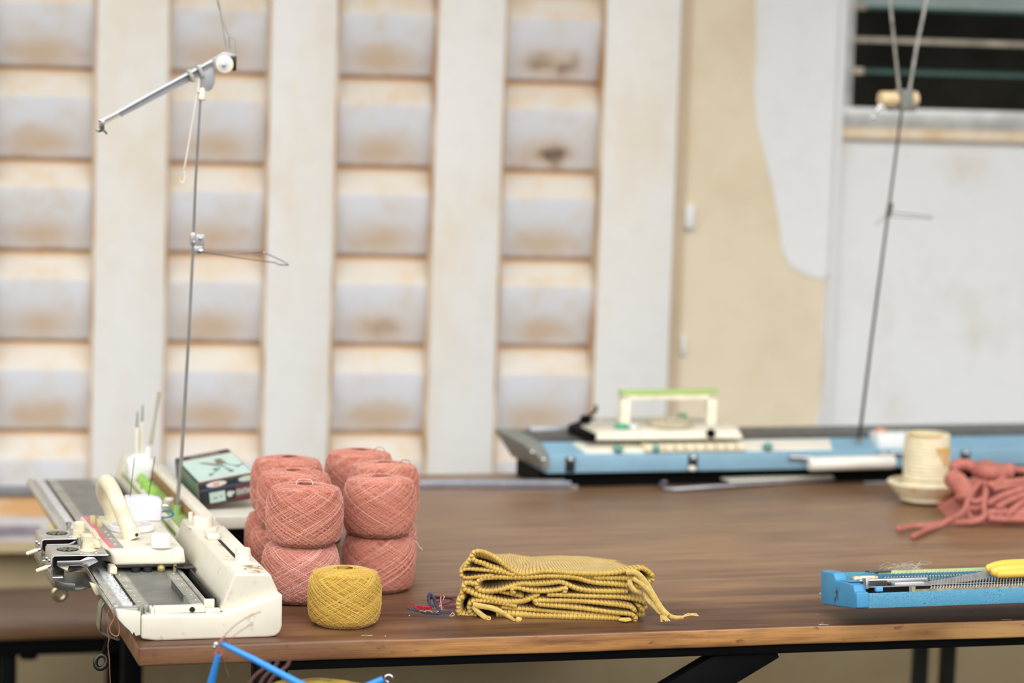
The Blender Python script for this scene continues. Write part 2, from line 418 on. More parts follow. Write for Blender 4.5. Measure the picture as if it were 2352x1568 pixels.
for i, (zc, em, th) in enumerate([(1.463, edgeg, .007), (1.532, dustg, .011), (1.602, edgeg, .007), (1.675, edgeg, .007), (1.75, edgeg, .007), (1.83, edgeg, .007), (1.91, edgeg, .007), (1.99, edgeg, .007), (2.07, edgeg, .007), (2.15, edgeg, .007)]):
    mm = MB(); X = RX((0, .03, zc), math.radians(3 if i != 2 else 42))
    mm.bx(.738, 2.18, .030, .105, zc - .003, zc + .003, X, 0); mm.bx(.738, 2.18, .026, .030, zc - th / 2, zc + th / 2, X, 1)
    mm.build('glass_blade', [gl if i != 2 else skyg, em], root)
for zc in (1.463, 1.602):
    mm = MB(); mm.bx(.739, .762, .02, .04, zc - .007, zc + .008); mm.build('blade_clip', dustg, root, .002)
# dim room behind the glass
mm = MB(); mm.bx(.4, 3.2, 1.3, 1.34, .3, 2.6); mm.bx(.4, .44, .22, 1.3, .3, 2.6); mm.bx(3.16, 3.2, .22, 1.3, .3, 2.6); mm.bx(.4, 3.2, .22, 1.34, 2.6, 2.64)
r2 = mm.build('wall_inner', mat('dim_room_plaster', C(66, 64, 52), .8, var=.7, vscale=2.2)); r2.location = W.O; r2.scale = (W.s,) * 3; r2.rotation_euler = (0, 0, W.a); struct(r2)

# ================================================================== WORK TABLE
tab = thing('work_table', 'long dark brown wooden work table with rubbed ochre front edge and black metal frame', 'table', T)
TW, TD, TH = 2.7, 1.262, .0255
m = MB()
# planks merged into a single slab with slightly uneven front and left edge
N = 60; top = []; 
for i in range(N + 1):
    x = TW * i / N; top.append((x, .0015 * math.sin(x * 9) + .001 * math.sin(x * 31)))
top += [(TW, TD), (0 + .0, TD)]
m.prism([(p[0], p[1]) for p in top], 'z', -TH, 0)
for k, fidx in enumerate(m.f):
    pass
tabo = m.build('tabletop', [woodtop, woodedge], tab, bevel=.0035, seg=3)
for p in tabo.data.polygons:
    if p.normal.z < .5: p.material_index = 1
m = MB()
fr0, fr1 = .016, .030
m.bx(.165, TW - .06, .012, .042, -TH - .0135, -TH - .0005); m.bx(.165, TW - .06, TD - .05, TD - .02, -TH - .03, -TH - .0005)
m.bx(.165, .195, .04, TD - .05, -TH - .03, -TH - .0005); m.bx(TW - .09, TW - .06, .04, TD - .05, -TH - .03, -TH - .0005)
m.build('frame_rail', blackm, tab, .002)
for (x, y) in ((.148, .012), (TW - .09, .012), (.148, TD - .055), (TW - .09, TD - .055)):
    m = MB(); m.bx(x, x + .033, y, y + .033, -.75, -TH - .001); m.build('leg', blackm, tab, .002)
m = MB(); 
a = T.V(1700, 1508, .03); b = T.V(1480, 1640, .03)
d = (b - a).normalized(); q = along(a, d)
m.box((0, 0, .345), (.024, .05, .78), q); m.build('brace', blackm, tab, .002)

for px in (2105, 2168):      # slimmer rear uprights seen under the top
    p = T.V(px, 1540, TD - .12)
    m = MB(); m.bx(p.x, p.x + .024, TD - .12, TD - .095, -.75, -TH - .001); m.build('leg', mat('dark_green_grey_paint', C(44, 50, 44), .6), tab, .002)

# ================================================================== BENCH
bo = atZ(-160, 1442, .45); be = Fr(bo, 15.5)
bench = thing('bench', 'low dark wooden bench with black metal legs behind the left end of the table', 'bench', be)
m = MB(); m.bx(0, 1.25, 0, .335, -.026, 0); o = m.build('bench_seat', [woodbench, woodbedge], bench, .003)
for p in o.data.polygons:
    if p.normal.z < .5: p.material_index = 1
m = MB(); m.bx(.02, 1.2, .015, .05, -.058, -.0265); m.bx(.02, 1.2, .28, .31, -.058, -.0265); m.bx(.02, .05, .05, .28, -.058, -.0265); m.build('frame_rail', blackm, bench, .002)
for (px, yy) in ((2, .02), (288, .02)):
    xx = be.V(px, 1520, yy).x
    m = MB(); m.bx(xx, xx + .028, yy, yy + .03, -.45, -.058); m.build('leg', blackm, bench, .002)
    m = MB(); m.bx(xx, xx + .028, yy + .26, yy + .29, -.45, -.058); m.build('leg', blackm, bench, .002)
m = MB(); xx = be.V(67, 1496, .02).x; m.cyl((xx, .03, -.066), .016, .008); m.build('bolt', blackm, bench)

# ================================================================== CREAM KNITTING MACHINE
km = thing('knitting_machine', 'cream flatbed knitting machine lying along the left edge of the table', 'knitting machine', M)
LB = .985
# outer end shell nearest the camera
def shell(y0, y1, name='end_shell'):
    P = [(.001, .003), (.001, .033), (.103, .031), (.178, .055), (.1785, .014), (.176, .006), (.170, .001), (.160, -.0), (.02, 0.0)]
    m = MB(); m.prism(P, 'y', y0, y1); return m.build(name, cream, km, .0035, 3)
shell(-.004, .020)
shell(LB, LB + .02)
m = MB(); m.prism([(-.030, .040), (.000, .0365), (.000, .008), (-.006, .007), (-.008, .012), (-.010, .0085), (-.013, .0135), (-.021, .021), (-.028, .029)], 'y', -.003, .022); m.build('corner_bracket', cream2, km, .0012)
m = MB(); m.bx(.002, .176, .02, LB, .001, .030); m.build('base_case', cream, km, .003)
# tool rest block between the bed and the near end
m = MB(); m.bx(.0135, .018, .004, .024, .031, .040); m.bx(.018, .082, .006, .021, .032, .0405); m.bx(.082, .102, .008, .018, .031, .036)
m.build('end_block', cream2, km, .0018)
m = MB(); m.cyl((0, 0, 0), .0034, .003, 20, along((.0655, .0045, .0365), (0, 1, 0))); m.build('screw_hole', blackhole, km)
m = MB(); m.prism([(-.0005, .034), (-.0005, .040), (.0005, .0425), (.0035, .0445), (.0065, .0425), (.0075, .040), (.0075, .034), (.0055, .034), (.0055, .040), (.0035, .0425), (.0015, .040), (.0015, .034)], 'y', .002, .014); m.build('spring_clip', greymetal, km)
# needle bed
def bedmat():
    m_, nt, bs, tc = newmat('grooved_needle_bed'); v = tc.outputs['Object']
    s = nt.nodes.new('ShaderNodeSeparateXYZ'); nt.links.new(v, s.inputs[0])
    g = mth(nt, 'FRACT', mth(nt, 'MULTIPLY', s.outputs[1], 1 / .0022))
    g2 = smooth(nt, mth(nt, 'ABSOLUTE', mth(nt, 'SUBTRACT', g, .5)), .15, .4)
    n = noise(nt, v, 26, 5, .65)
    inn = mth(nt, 'MULTIPLY', smooth(nt, s.outputs[0], .010, .016), smooth(nt, s.outputs[0], .070, .064))
    c = mixc(nt, smooth(nt, n, .35, .7), C(160, 158, 146), C(196, 192, 176))
    c = mixc(nt, mth(nt, 'MULTIPLY', inn, .45), c, C(120, 120, 118))
    c = mixc(nt, mth(nt, 'MULTIPLY', mth(nt, 'MULTIPLY', g2, inn), .7), c, C(50, 48, 44))
    nt.links.new(c, bs.inputs['Base Color']); bs.inputs['Metallic'].default_value = .4; bs.inputs['Roughness'].default_value = .36
    bumpn(nt, bs, mth(nt, 'MULTIPLY', g2, inn), .5, .0004); return m_
m = MB(); m.bx(-.002, .082, .022, LB - .003, .030, .0405); m.build('needle_bed', bedmat(), km, .0008)
m = MB(); m.bx(-.0065, -.002, .02, LB, .028, .0365); m.build('needle_slot', blackhole, km)
m = MB(); m.bx(-.019, -.0065, .024, LB - .002, .028, .0425); m.build('sinker_bar', mat('worn_bright_bar', C(236, 238, 242), .25, .35, var=.3, vscale=240, dirt=(C(60, 56, 52), 240, .6, .7)), km, .0006)
m = MB(); m.prism([(-.031, .031), (-.033, .036), (-.0315, .040), (-.0295, .0425), (-.026, .0425), (-.0245, .0395), (-.0185, .0395), (-.0185, .030)], 'y', .018, LB + .002); m.build('front_rail', mat('front_rail_steel', C(190, 188, 176), .32, .4, var=.2, vscale=50, dirt=(C(180, 150, 120), 30, .64, .8)), km, .0004)
m = MB(); m.tube([(-.0315, .018, .0415), (-.0315, LB, .0415)], .0011, 8); m.build('rail_lip', chrome, km)
m = MB(); m.bx(-.030, -.002, .006, .024, .030, .0405); m.build('rail_end_plate', greymetal, km, .001)
# needle butts and hooks: the visible near stretch as single parts, the rest as one
random.seed(3)
hooks_ = []
for i in range(96):
    y = .030 + i * .0045
    pr = random.random()
    x1 = -.0055 - .003 * random.random()
    if pr > .55: x1 -= .005 * random.random()
    P = [(-.001, y, .0400), (x1 + .002, y, .0410 + .0006 * random.random()), (x1, y + .0006, .0425), (x1 + .0012, y + .0005, .0436)]
    mm = MB(); mm.tube(P, .00042, 5); mm.build('needle_hook', darksteel if i % 3 else steel, km)
mm = MB()
for i in range(96, 210):
    y = .030 + i * .0045
    mm.tube([(-.001, y, .0400), (-.006, y, .0412), (-.0075, y + .0006, .0428)], .00042, 4)
o = mm.build('needle_hook', darksteel, km); o['kind'] = 'stuff'
# row of raised needle butts
xa = M.Z(378, 1312, .044).x; ya = M.Z(427, 1371, .044).y; 
m = MB()
for i in range(44):
    y = .0285 + i * .0022
    m.bx(.0582, .0600, y, y + .0009, .040, .0505); m.ball((.059, y + .0004, .0506), .0009, 4)
m.bx(.0586, .0596, .0285, .0285 + 44 * .0022, .040, .0440)
m.build('raised_butt_row', mat('butt_steel', C(160, 160, 154), .3, .9), km)
for i in range(14):
    y = .045 + i * .034
    for x in (.0045, .0765):
        if i > 9 and x < .05: continue
        m = MB(); m.lathe([(.0016, 0), (.0014, .0006), (.0006, .001)], (x, y, .0404), 12); m.build('rivet', steel, km)
# rear channel and sliding rail
m = MB(); m.bx(.082, .103, .020, LB - .003, .029, .0325); m.build('channel_floor', blackhole, km)
m = MB(); m.bx(.0835, .0885, .024, LB - .004, .0325, .0425); m.bx(.0885, .0915, .024, LB - .004, .0325, .0385); m.build('slide_rail', greymetal, km, .0008)
m = MB(); m.bx(.096, .0985, .020, LB - .004, .0325, .047); m.build('inner_channel_wall', darksteel, km)
m = MB(); m.bx(.083, .0975, .020, .027, .0325, .0455); m.build('channel_end_clip', cream2, km, .0012)
# raised control housing at the near half
HX = [(.1015, .0315), (.1175, .0805), (.1635, .0795), (.1752, .0555), (.1775, .030), (.15, .028)]
YC = .400
m = MB()
yn = [.010, .004, .004, .009, .012, .012]
m.prism(HX, 'y', lambda i: yn[i], YC); housing = m.build('control_housing', cream, km, .0032, 3)
m = MB(); m.bx(.122, .150, .100, .255, .0797, .0803); m.build('control_panel', mat('cream_panel_print', C(226, 218, 194), .45, dirt=(C(150, 112, 66), 70, .56, .68)), km)
# the card slot
m = MB(); m.bx(.137, .1415, .105, .232, .0803, .0808); m.build('card_slot', blackhole, km)
m = MB(); m.prism([(.1415, .0800), (.1415, .0803), (.151, .0885), (.156, .0885), (.158, .0800)], 'y', .098, .292); m.build('card_guide', cream2, km, .001)
m = MB(); m.bx(.124, .1405, .232, .262, .0800, .0885); m.build('card_cover', cream2, km, .003, 3)
m = MB(); m.bx(.140, .152, .096, .099, .0803, .0809); m.build('red_mark', mat('red_print', C(190, 70, 60), .5), km)
def knob(x, y, z, r, h, name='knob', mt=cream2, par=None, base=None, fl=.0):
    m = MB()
    if base: m.lathe([(base, 0), (base, .0012), (r, .0014)], (x, y, z), 36)
    m.lathe([(r * 1.0, 0), (r * 1.0, h * .9), (r * .94, h), (.0001, h)], (x, y, z), 36)
    return m.build(name, mt, par or km, smoothang=35)
knob(.135, .335, .0797, .0137, .0150, 'stitch_dial', base=.021)
knob(.136, .281, .0797, .0078, .0085, 'lever_knob', ivory)
m = MB(); m.bx(.146, .160, .262, .279, .0795, .0850); m.build('push_button', cream2, km, .0012)
knob(.1435, .086, .0797, .0098, .0175, 'speed_knob', base=.0125)
knob(.1265, .385, .0797, .0033, .0120, 'small_post')
m = MB(); m.bx(.1185, .160, .0115, .060, .0799, .0801); m.build('worn_label', mat('worn_brown_label', C(226, 218, 196), .5, dirt=(C(168, 128, 78), 90, .47, .56)), km)
# open tray behind the housing
m = MB(); m.prism([(.1015, .0315), (.1120, .0655), (.1150, .0655), (.1085, .033)], 'y', YC - .002, .93); m.build('tray_front_wall', cream, km, .0012)
m = MB(); m.prism([(.1500, .033), (.1440, .076), (.1465, .0835), (.1640, .0815), (.1752, .0555), (.1775, .030)], 'y', YC - .002, .93); m.build('tray_back_wall', cream, km, .002)
m = MB(); m.bx(.1085, .150, YC, .93, .0315, .0600); m.build('tray_floor', greenp, km)
m = MB(); m.prism([(.1015, .0315), (.1175, .0805), (.1635, .0795), (.1752, .0555), (.1775, .030)], 'y', .93, LB - .001); m.build('end_cover', cream, km, .003)
m = MB(); m.prism([(.1455, .0605), (.1432, .0640), (.1436, .0770), (.1462, .074)], 'y', .46, .86); m.build('tape_strip', mat('brown_edge', C(164, 116, 80), .6), km)
# clamps under the bed
def clamp(y, px=None, eye=True):
    m = MB(); P = [(-.018, y, .030), (-.030, y, .026), (-.034, y, .010), (-.035, y, -.030), (-.030, y, -.041), (-.008, y, -.047), (-.004, y, -.046)]
    P = [(-.018, .028), (-.030, .026), (-.0335, .020), (-.0350, .004), (-.0358, -.0080), (-.033, -.0145), (-.0225, -.0205), (-.0105, -.0250)]
    Q = [(p[0] + .0022, p[1] + (.002 if i > 4 else -.002)) for i, p in enumerate(P)]
    m.prism(P + Q[::-1], 'y', y, y + .028); m.build('clamp_strap', strapm, km, .0006)
    a = Vector((-.0195, y + .010, -.020)); b = Vector((-.0275, y + .008, -.042))
    m = MB(); n = 60
    m.tube([a + (b - a) * i / n for i in range(n + 1)], [.0034 + (.0005 if i % 2 else -.0003) for i in range(n + 1)], 10)
    m.cyl((a.x, a.y, -.0235), .0045, .004, 16)
    m.build('clamp_screw', darksteel, km)
    c = b + (b - a).normalized() * .0115; R_ = .0070
    dirn = (b - a).normalized(); side = dirn.cross(Vector((.25, 1, 0))).normalized()
    m = MB(); m.tube([c + (dirn * 1.25 * math.cos(t) + side * math.sin(t)) * R_ for t in [2 * math.pi * k / 26 for k in range(26)]], .0033, 10, closed=True)
    m.build('clamp_eye', darksteel, km)
clamp(.112)
# second clamp far along, only the ring of its screw shows under the brackets
m = MB(); c = M.V(137, 1363, .62)
m.tube([c + Vector((math.sin(t) * .0088, 0, math.cos(t) * .0088)) for t in [2 * math.pi * k / 24 for k in range(24)]], .0036, 10, closed=True)
m.tube([c + Vector((0, 0, .009)), Vector((c.x + .004, c.y, .02))], .004, 10); m.build('clamp_eye', mat('brass_plated', C(196, 190, 150), .25, .9), km)
m = MB(); p = M.V(206, 1356, .17); m.prism([(p.x, p.z + .010), (p.x + .016, p.z + .006), (p.x + .016, p.z - .004), (p.x + .008, p.z - .006), (p.x + .005, p.z - .001)], 'y', .165, .178); m.build('support_foot', ivory, km, .001)

# ================================================================== CARRIAGE ON THE CREAM MACHINE
kc = thing('knitting_carriage', 'cream knitting carriage with arched handle and white dial on the cream machine', 'knitting carriage', M)
CZ0, CZ1 = .0500, .0722
yf, yb = .228, .470
TX = [(-.0090, yf + .004), (.0915, yf + .001), (.0925, yb), (-.0120, yb + .012)]
LX = [(-.0030, yf), (.0945, yf - .003), (.0955, yb + .003), (-.0160, yb + .015)]
m = MB()
vs = [(x - (.006 if i in (0, 3) else 0), y + (.012 if i == 0 else 0), CZ0 + (.004 if i == 0 else 0)) for i, (x, y) in enumerate(LX)]
bot = [(.0005, yf, CZ0), (.0945, yf - .003, CZ0), (.0955, yb + .003, CZ0), (-.0165, yb + .015, CZ0), (-.0145, yf + .040, CZ0 + .001)]
top = [(-.0070, yf + .003, CZ1), (.0915, yf + .001, CZ1), (.0925, yb, CZ1), (-.0130, yb + .012, CZ1), (-.0150, yf + .030, CZ1)]
# five-sided block: the front left corner is cut back
m.add(bot + top, [(0, 4, 3, 2, 1), (5, 6, 7, 8, 9), (0, 1, 6, 5), (1, 2, 7, 6), (2, 3, 8, 7), (3, 4, 9, 8), (4, 0, 5, 9)])
m.build('carriage_cover', cream, kc, .0045, 4)
m = MB(); m.bx(-.010, .102, yf + .002, yb, .0465, .0498); m.build('carriage_plate', darksteel, kc, .0008)
m = MB(); m.bx(-.0085, .0012, yf - .016, yf + .012, .0410, .0515); m.build('guide_block', ivory, kc, .0022, 3)
for x in (.028, .044): 
    m = MB(); m.cyl((x, yf + .003, .0405), .006, .0062, 20); m.build('roller', blackhole, kc)
m = MB(); m.ball((.0615, yf + .001, .0445), .0055, 10); m.build('brass_foot', mat('brass_foot', C(176, 160, 100), .4, .5), kc)
m = MB(); m.bx(.078, .082, yf, yf + .006, .0405, .0500); m.build('brass_foot', mat('brass_pin', C(190, 176, 120), .4, .5), kc)
m = MB(); m.prism([(.078, yf + .004), (.080, yf - .010), (.092, yf - .020), (.104, yf - .018), (.104, yf + .01)], 'z', .0470, .0482); m.build('side_plate', darksteel, kc)
# printed panel on the top
def quad(m, P, t=.0003, mi=0):
    m.prism([(p[0], p[1]) for p in P], 'z', CZ1 - .0001, CZ1 + t, mi=mi)
m = MB(); quad(m, [(-.0055, yf + .007), (.0130, yf + .006), (.0100, yb + .004), (-.0105, yb + .006)]); m.build('grey_panel', greyp, kc)
m = MB(); quad(m, [(-.0055, yf + .007), (.0005, yf + .007), (-.0050, yb + .006), (-.0105, yb + .006)], .0005); m.build('pink_stripe', pinkp, kc)
m = MB(); 
for yy in (.26, .30, .325, .35, .39): m.bx(.003, .0065, yy, yy + .005, CZ1, CZ1 + .0005)
m.build('white_marks', white, kc)
m = MB(); m.lathe([(.0215, 0), (.0215, .0006), (.019, .0008)], (.0635, .247, CZ1 - .0002), 40); m.build('dial_plate', mat('dial_print', C(214, 206, 186), .4, dirt=(C(120, 110, 96), 200, .58, .66)), kc)
knob(.0635, .247, CZ1, .0128, .0150, 'setting_knob', white, kc)
for (x, y) in ((-.0045, .418), (.0015, .392)):
    m = MB(); m.bx(x - .0035, x + .0035, y - .006, y + .006, CZ1, CZ1 + .011); m.build('push_button', tanp, kc, .001)
# big tension dial
def dialmat():
    m_, nt, bs, tc = newmat('dial_face'); v = tc.outputs['Object']
    nt.links.new(mixc(nt, smooth(nt, noise(nt, v, 160, 4), .45, .6), C(206, 196, 182), C(226, 222, 214)), bs.inputs['Base Color']); return m_
DC = (.0420, .362)
m = MB(); m.lathe([(.0300, .0), (.0312, .001), (.0312, .0065), (.0300, .0078), (.0270, .0078), (.0268, .0066), (.0001, .0066)], (DC[0], DC[1], CZ1 + .0012), 64); 
m.build('tension_dial', white, kc, smoothang=35)
m = MB(); m.lathe([(.0262, 0), (.0262, .0004), (.0001, .0004)], (DC[0], DC[1], CZ1 + .0079), 48); m.build('dial_face', dialmat(), kc)
m = MB(); m.lathe([(.0125, 0), (.0125, .0012), (.0115, .0016), (.0001, .0016)], (DC[0], DC[1], CZ1 + .0083), 40); m.build('dial_cap', mat('dial_cap', C(222, 220, 216), .3), kc)
m = MB(); m.lathe([(.0285, 0), (.0285, .0014), (.02, .0014)], (DC[0], DC[1], CZ1 - .0002), 40); m.build('dial_base', ivory, kc)
# arched handle
h0 = M.Z(305, 1238, CZ1); h1 = M.Z(262, 1192, CZ1)
b1 = M.V(270, 1152, h0.y + .012); b2 = M.V(243, 1106, h1.y - .055); b3 = M.V(238, 1118, h1.y - .018)
P = cat_rom([h0, h0.lerp(b1, .55), b1, b1.lerp(b2, .5) + Vector((0, 0, .004)), b2, b3 + Vector((0, 0, -.008)), h1.lerp(b3, .4), h1], 8)
m = MB(); R_ = [.0105 if i > 8 else .0108 for i in range(len(P))]; m.tube(P, R_, 24); m.build('handle', mat('handle_plastic', C(232, 222, 190), .3, var=.03), kc)
m = MB(); hnd = bpy.data.objects[-1] if False else None; t_ = (P[1] - P[0]).normalized(); m.lathe([(.0112, 0), (.0112, .014), (.0106, .0145)], (0, 0, 0), 32, along(P[0], t_)); m.build('handle_socket', ivory, kc)
m = MB(); c_ = P[0] + Vector((.0035, -.0105, .008)); m.cyl((0, 0, 0), .0022, .001, 16, along(c_, (.2, -1, 0))); m.build('handle_screw', blackhole, kc)
# sinker plate assembly on the left: two folded steel brackets with thumb nuts
BRZ = .0700
brk = mat('bracket_steel', C(190, 186, 174), .34, .45, var=.12, vscale=40)
def bracket(y0, first):
    L = .072; th = .0013; x0 = -.084; x1 = -.012
    m = MB()
    m.bx(x0, x1, y0, y0 + L, BRZ - th, BRZ)                                   # top plate
    m.bx(x0 - th, x0, y0, y0 + L, BRZ - .029, BRZ - .0005)                     # outer skirt
    m.bx(x0 - th, x0 + .014, y0 + .0005, y0 + .012, BRZ - .0300, BRZ - .0288)
    m.build('bracket', brk, kc, .0006)
    m = MB(); m.tube([(x1, y0, BRZ - .0006), (x0 + .002, y0, BRZ - .0006), (x0 - .0004, y0, BRZ - .003), (x0 - .0006, y0, BRZ - .029), (x0 + .013, y0 + .0005, BRZ - .0292)], .0011, 8); m.build('bracket_glint', chrome, kc)  # chrome tube added as the edge highlight of the bracket's open front
    m = MB(); m.lathe([(.0145, 0), (.0145, .0004), (.0125, .0002), (.0001, .0002)], (-.060, y0 + L * .55, BRZ), 36); m.build('bracket_hole', blackhole, kc)
    m = MB()
    for k in range(5):
        m.bx(-.0725, -.0475, y0 + L * .55 - .0012, y0 + L * .55 + .0012, BRZ + .0003, BRZ + .001, RX((-.060, y0 + L * .55, 0), .4 + k * .63, 'Z'))
    m.build('hole_wheel', strapm, kc)
    m = MB(); m.cyl((-.042, y0 + L * .80, BRZ), .0028, .0075, 14); m.cyl((-.042, y0 + L * .80, BRZ + .0075), .0040, .0045, 14); m.build('set_screw', steel, kc)
    for (xx, yy) in ((-.046, .010), (-.026, .010)):
        m = MB(); m.ball((xx, y0 + yy, BRZ + .0004), .0018, 8, sz=.7); m.build('rivet', chrome, kc)
    for zz, yy in ((BRZ - .010, .020), (BRZ - .013, .050)):
        m = MB(); m.ball((x0 - .0015, y0 + yy, zz), .0026, 8); m.build('side_screw', chrome, kc)
    a = Vector((x0 - .002, y0 + .006, BRZ - .0145)); d = Vector((-1, -.12, -.32)).normalized()
    m = MB(); m.tube([a, a + d * .004], .0026, 12); m.build('lever_joint', steel, kc)
    m = MB(); m.tube([a + d * .003, a + d * .006, a + d * .0185, a + d * .020], [.0022, .0029, .0027, .0016], 14); m.build('lever_tip', ivory, kc)
    # inner cam pieces seen through the open front
    m = MB(); m.prism([(-.078, BRZ - .008), (-.048, BRZ - .008), (-.038, BRZ - .003), (-.030, BRZ - .004), (-.024, BRZ - .010), (-.030, BRZ - .013), (-.040, BRZ - .018), (-.048, BRZ - .0150), (-.078, BRZ - .0150)], 'y', y0 + .004, y0 + .014); m.build('cam_plate', steel, kc, .0006)
    m = MB(); m.prism([(-.076, BRZ - .016), (-.062, BRZ - .016), (-.064, BRZ - .022)], 'y', y0 + .008, y0 + .012); m.build('cam_tooth', ivory, kc)
    m = MB(); m.bx(-.080, -.018, y0 + .016, y0 + L - .005, BRZ - .020, BRZ - .004); m.build('inner_block', mat('dark_red_block', C(70, 22, 24), .5) if not first else blackhole, kc)
    # curved lower plate
    Q = []
    for (px_, py_) in (((100, 1313), (104, 1325), (117, 1340), (138, 1349), (158, 1353), (178, 1343), (205, 1335))): 
        q_ = M.Z(px_, py_, .026); Q.append((q_.x, q_.y - .155 + (y0 - .150)))
    ymax = y0 + .075
    Q = [(max(-.086, min(-.020, q[0])), q[1]) for q in Q]
    mm = MB(); mm.prism([(-.086, ymax)] + [(-.086, y0 + .012), (-.0855, y0 - .010), (-.079, y0 - .028), (-.070, y0 - .038), (-.060, y0 - .042), (-.050, y0 - .036), (-.034, y0 - .018), (-.026, y0 + .010), (-.026, ymax)], 'z', .0310, .0325)
    mm.prism([(-.0865, ymax), (-.0865, y0 + .012), (-.086, y0 - .010), (-.0795, y0 - .0285), (-.0705, y0 - .0385), (-.060, y0 - .043), (-.060, y0 - .0417), (-.070, y0 - .0375), (-.0785, y0 - .0275), (-.0850, y0 - .0095), (-.0855, y0 + .012), (-.0855, ymax)], 'z', .0322, .0410)
    mm.build('curved_plate', mat('curved_plate_steel', C(150, 148, 142), .28, .9, var=.2, vscale=30), kc, .0003)
bracket(.205, True)
bracket(.322, False)
m = MB(); m.bx(-.040, -.008, .205, .400, BRZ - .0026, BRZ - .0014); m.build('cross_plate', darksteel, kc, .0004)
def nut(x, y):
    m = MB(); pr = [(.0125, 0), (.0125, .0012), (.0095, .0014), (.0092, .0100), (.0078, .0102), (.0076, .0200), (.0060, .0212), (.0001, .0212)]
    m.lathe([(a * .86, b) for a, b in pr], (x, y, BRZ + .0004), 28)
    for k in range(28):
        a = 2 * math.pi * k / 28; m.bx(x + .0066 * math.cos(a) - .0003, x + .0066 * math.cos(a) + .0003, y + .0066 * math.sin(a) - .0003, y + .0066 * math.sin(a) + .0003, BRZ + .0105, BRZ + .020)
    m.build('thumb_nut', mat('nut_plastic', C(232, 222, 190), .4, dirt=(C(190, 150, 100), 120, .62, .8)), kc, smoothang=30)
nut(-.0345, .232); nut(-.0345, .330)
m = MB(); m.bx(-.033, -.017, .245, .318, BRZ + .001, BRZ + .008)
for k in range(7): m.bx(-.0345, -.0325, .247 + k * .0102, .255 + k * .0102, BRZ - .001, BRZ + .0095)
m.build('comb_strip', ivory, kc, .0006)
m = MB()
for k in range(2): m.tube([(-.0185 + k * .003, .268, BRZ + .010), (-.0175 + k * .003, .330, BRZ + .0105)], .0014, 8)
m.build('side_rod', ivory, kc)

# ================================================================== THINGS IN AND ON THE TRAY
fz = CZ1
f0 = M.Z(330, 1196, CZ1)
sp = thing('foam_pincushion', 'white foam block with two upright needles, behind the carriage dial', 'pincushion', Fr(M.O + M.u * .0715 + M.v * .440 + Vector((0, 0, CZ1 + .0002)), 12))
m = MB(); m.prism([(-.030, 0), (.0215, 0), (.0225, .0290), (.004, .0340), (-.0285, .0322)], 'y', -.016, .018); m.build('foam_block', foamm, sp, .0025, 3)
SPF = Fr(sp.location, 12)
for (xa_, ya_, xb_, yb_) in ((298, 1148, 309, 1050), (340, 1146, 356, 1048)):
    a = SPF.V(xa_, ya_, 0.); b = SPF.V(xb_, yb_, .0)
    m = MB(); m.tube([a + Vector((0, 0, -.006)), a, b], [.0006, .0006, .00045], 6); m.build('needle', darksteel, sp)
cl = thing('blue_clip', 'small blue looped wire clip against the foam block', 'clip', M)
P = [M.V(x, y, .470) for x, y in ((364, 1176), (380, 1174), (392, 1175), (398, 1180), (394, 1186), (380, 1188), (364, 1188))]
m = MB(); m.tube(cat_rom(P, 5), .0013, 8); m.build('clip_wire', bluep, cl)
ch = thing('chrome_hook', 'small bright chrome hook above the blue clip in the green tray', 'hook', M)
m = MB(); m.tube(cat_rom([M.V(x, y, .480) for x, y in ((367, 1170), (371, 1164), (378, 1160), (385, 1162))], 5), .0019, 8); m.build('hook_wire', chrome, ch)
def tagt(o, l, c, g=None): return tag(o, l, c, g)
for i, (x, y, v_, s_) in enumerate(((326, 1094, .80, .009), (335, 1108, .74, .011), (350, 1117, .68, .010))):
    q = M.V(x, y, v_)
    m = MB(); m.box((0, 0, .0075), (.012, .016, .015)); m.bx(-.004, .004, -.005, .005, .0145, .0185)
    o = m.build('green_peg', greenb, None, .0025, 2)
    o.location = M.O + M.u * min(max(q.x, .116), .138) + M.v * v_ + Vector((0, 0, .0601)); o.rotation_euler = (0, 0, M.a + .3 * i)
    tag(o, ['lime green plastic peg farthest back in the green tray', 'lime green plastic peg in the middle of the tray row', 'lime green plastic peg nearest the foam block'][i], 'peg', 'green pegs in the tray')
q = M.V(372, 1150, .56)
wp = thing('white_spool', 'small stack of white plastic rings in the tray beside the foam block', 'spool', Fr(M.O + M.u * .126 + M.v * .585 + Vector((0, 0, .0601)), 16))
m = MB()
for k in range(4): m.lathe([(.004, 0), (.0068, .001), (.0068, .004), (.004, .005)], (0, -k * .006, .0 + .0052 * k), 18)
m.build('ring_stack', cream2, wp)
# holder with three upright tools at the far end
tp = Fr(M.O + M.u * .128 + M.v * .855 + Vector((0, 0, .0601)), 16.5)
hd = thing('tool_holder', 'white lump of a tool holder at the far end of the green tray', 'holder', tp)
m = MB(); m.prism([(-.020, 0), (.016, 0), (.018, .030), (.006, .040), (-.012, .040), (-.024, .030)], 'y', -.012, .012); m.build('holder_block', white, hd, .004, 3)
for i, (pts_, lab) in enumerate((([(314, 1062), (314, 985), (316, 945)], 'shorter latch tool with a cream handle, left of the upright tools'), ([(324, 1062), (326, 972), (328, 930)], 'taller latch tool with a cream handle, middle of the upright tools'))):
    P = [tp.V(x, y, -.004 + .008 * i) for x, y in pts_]; base = P[0].copy(); base.z = .030
    t_ = thing('latch_tool', lab, 'tool', tp)
    m = MB(); m.tube([base, P[1], P[1] + Vector((0, 0, .002))], [.0038, .0038, .002], 10); m.build('handle', cream2, t_)
    m = MB(); m.tube([P[1], P[2]], [.0018, .0012], 8); m.build('shaft', mat('dull_shaft', C(150, 155, 140), .4, .5), t_)
P = [tp.V(x, y, .004) for x, y in ((337, 1062), (341, 1024), (346, 1020), (366, 900))]; P[0].z = .030
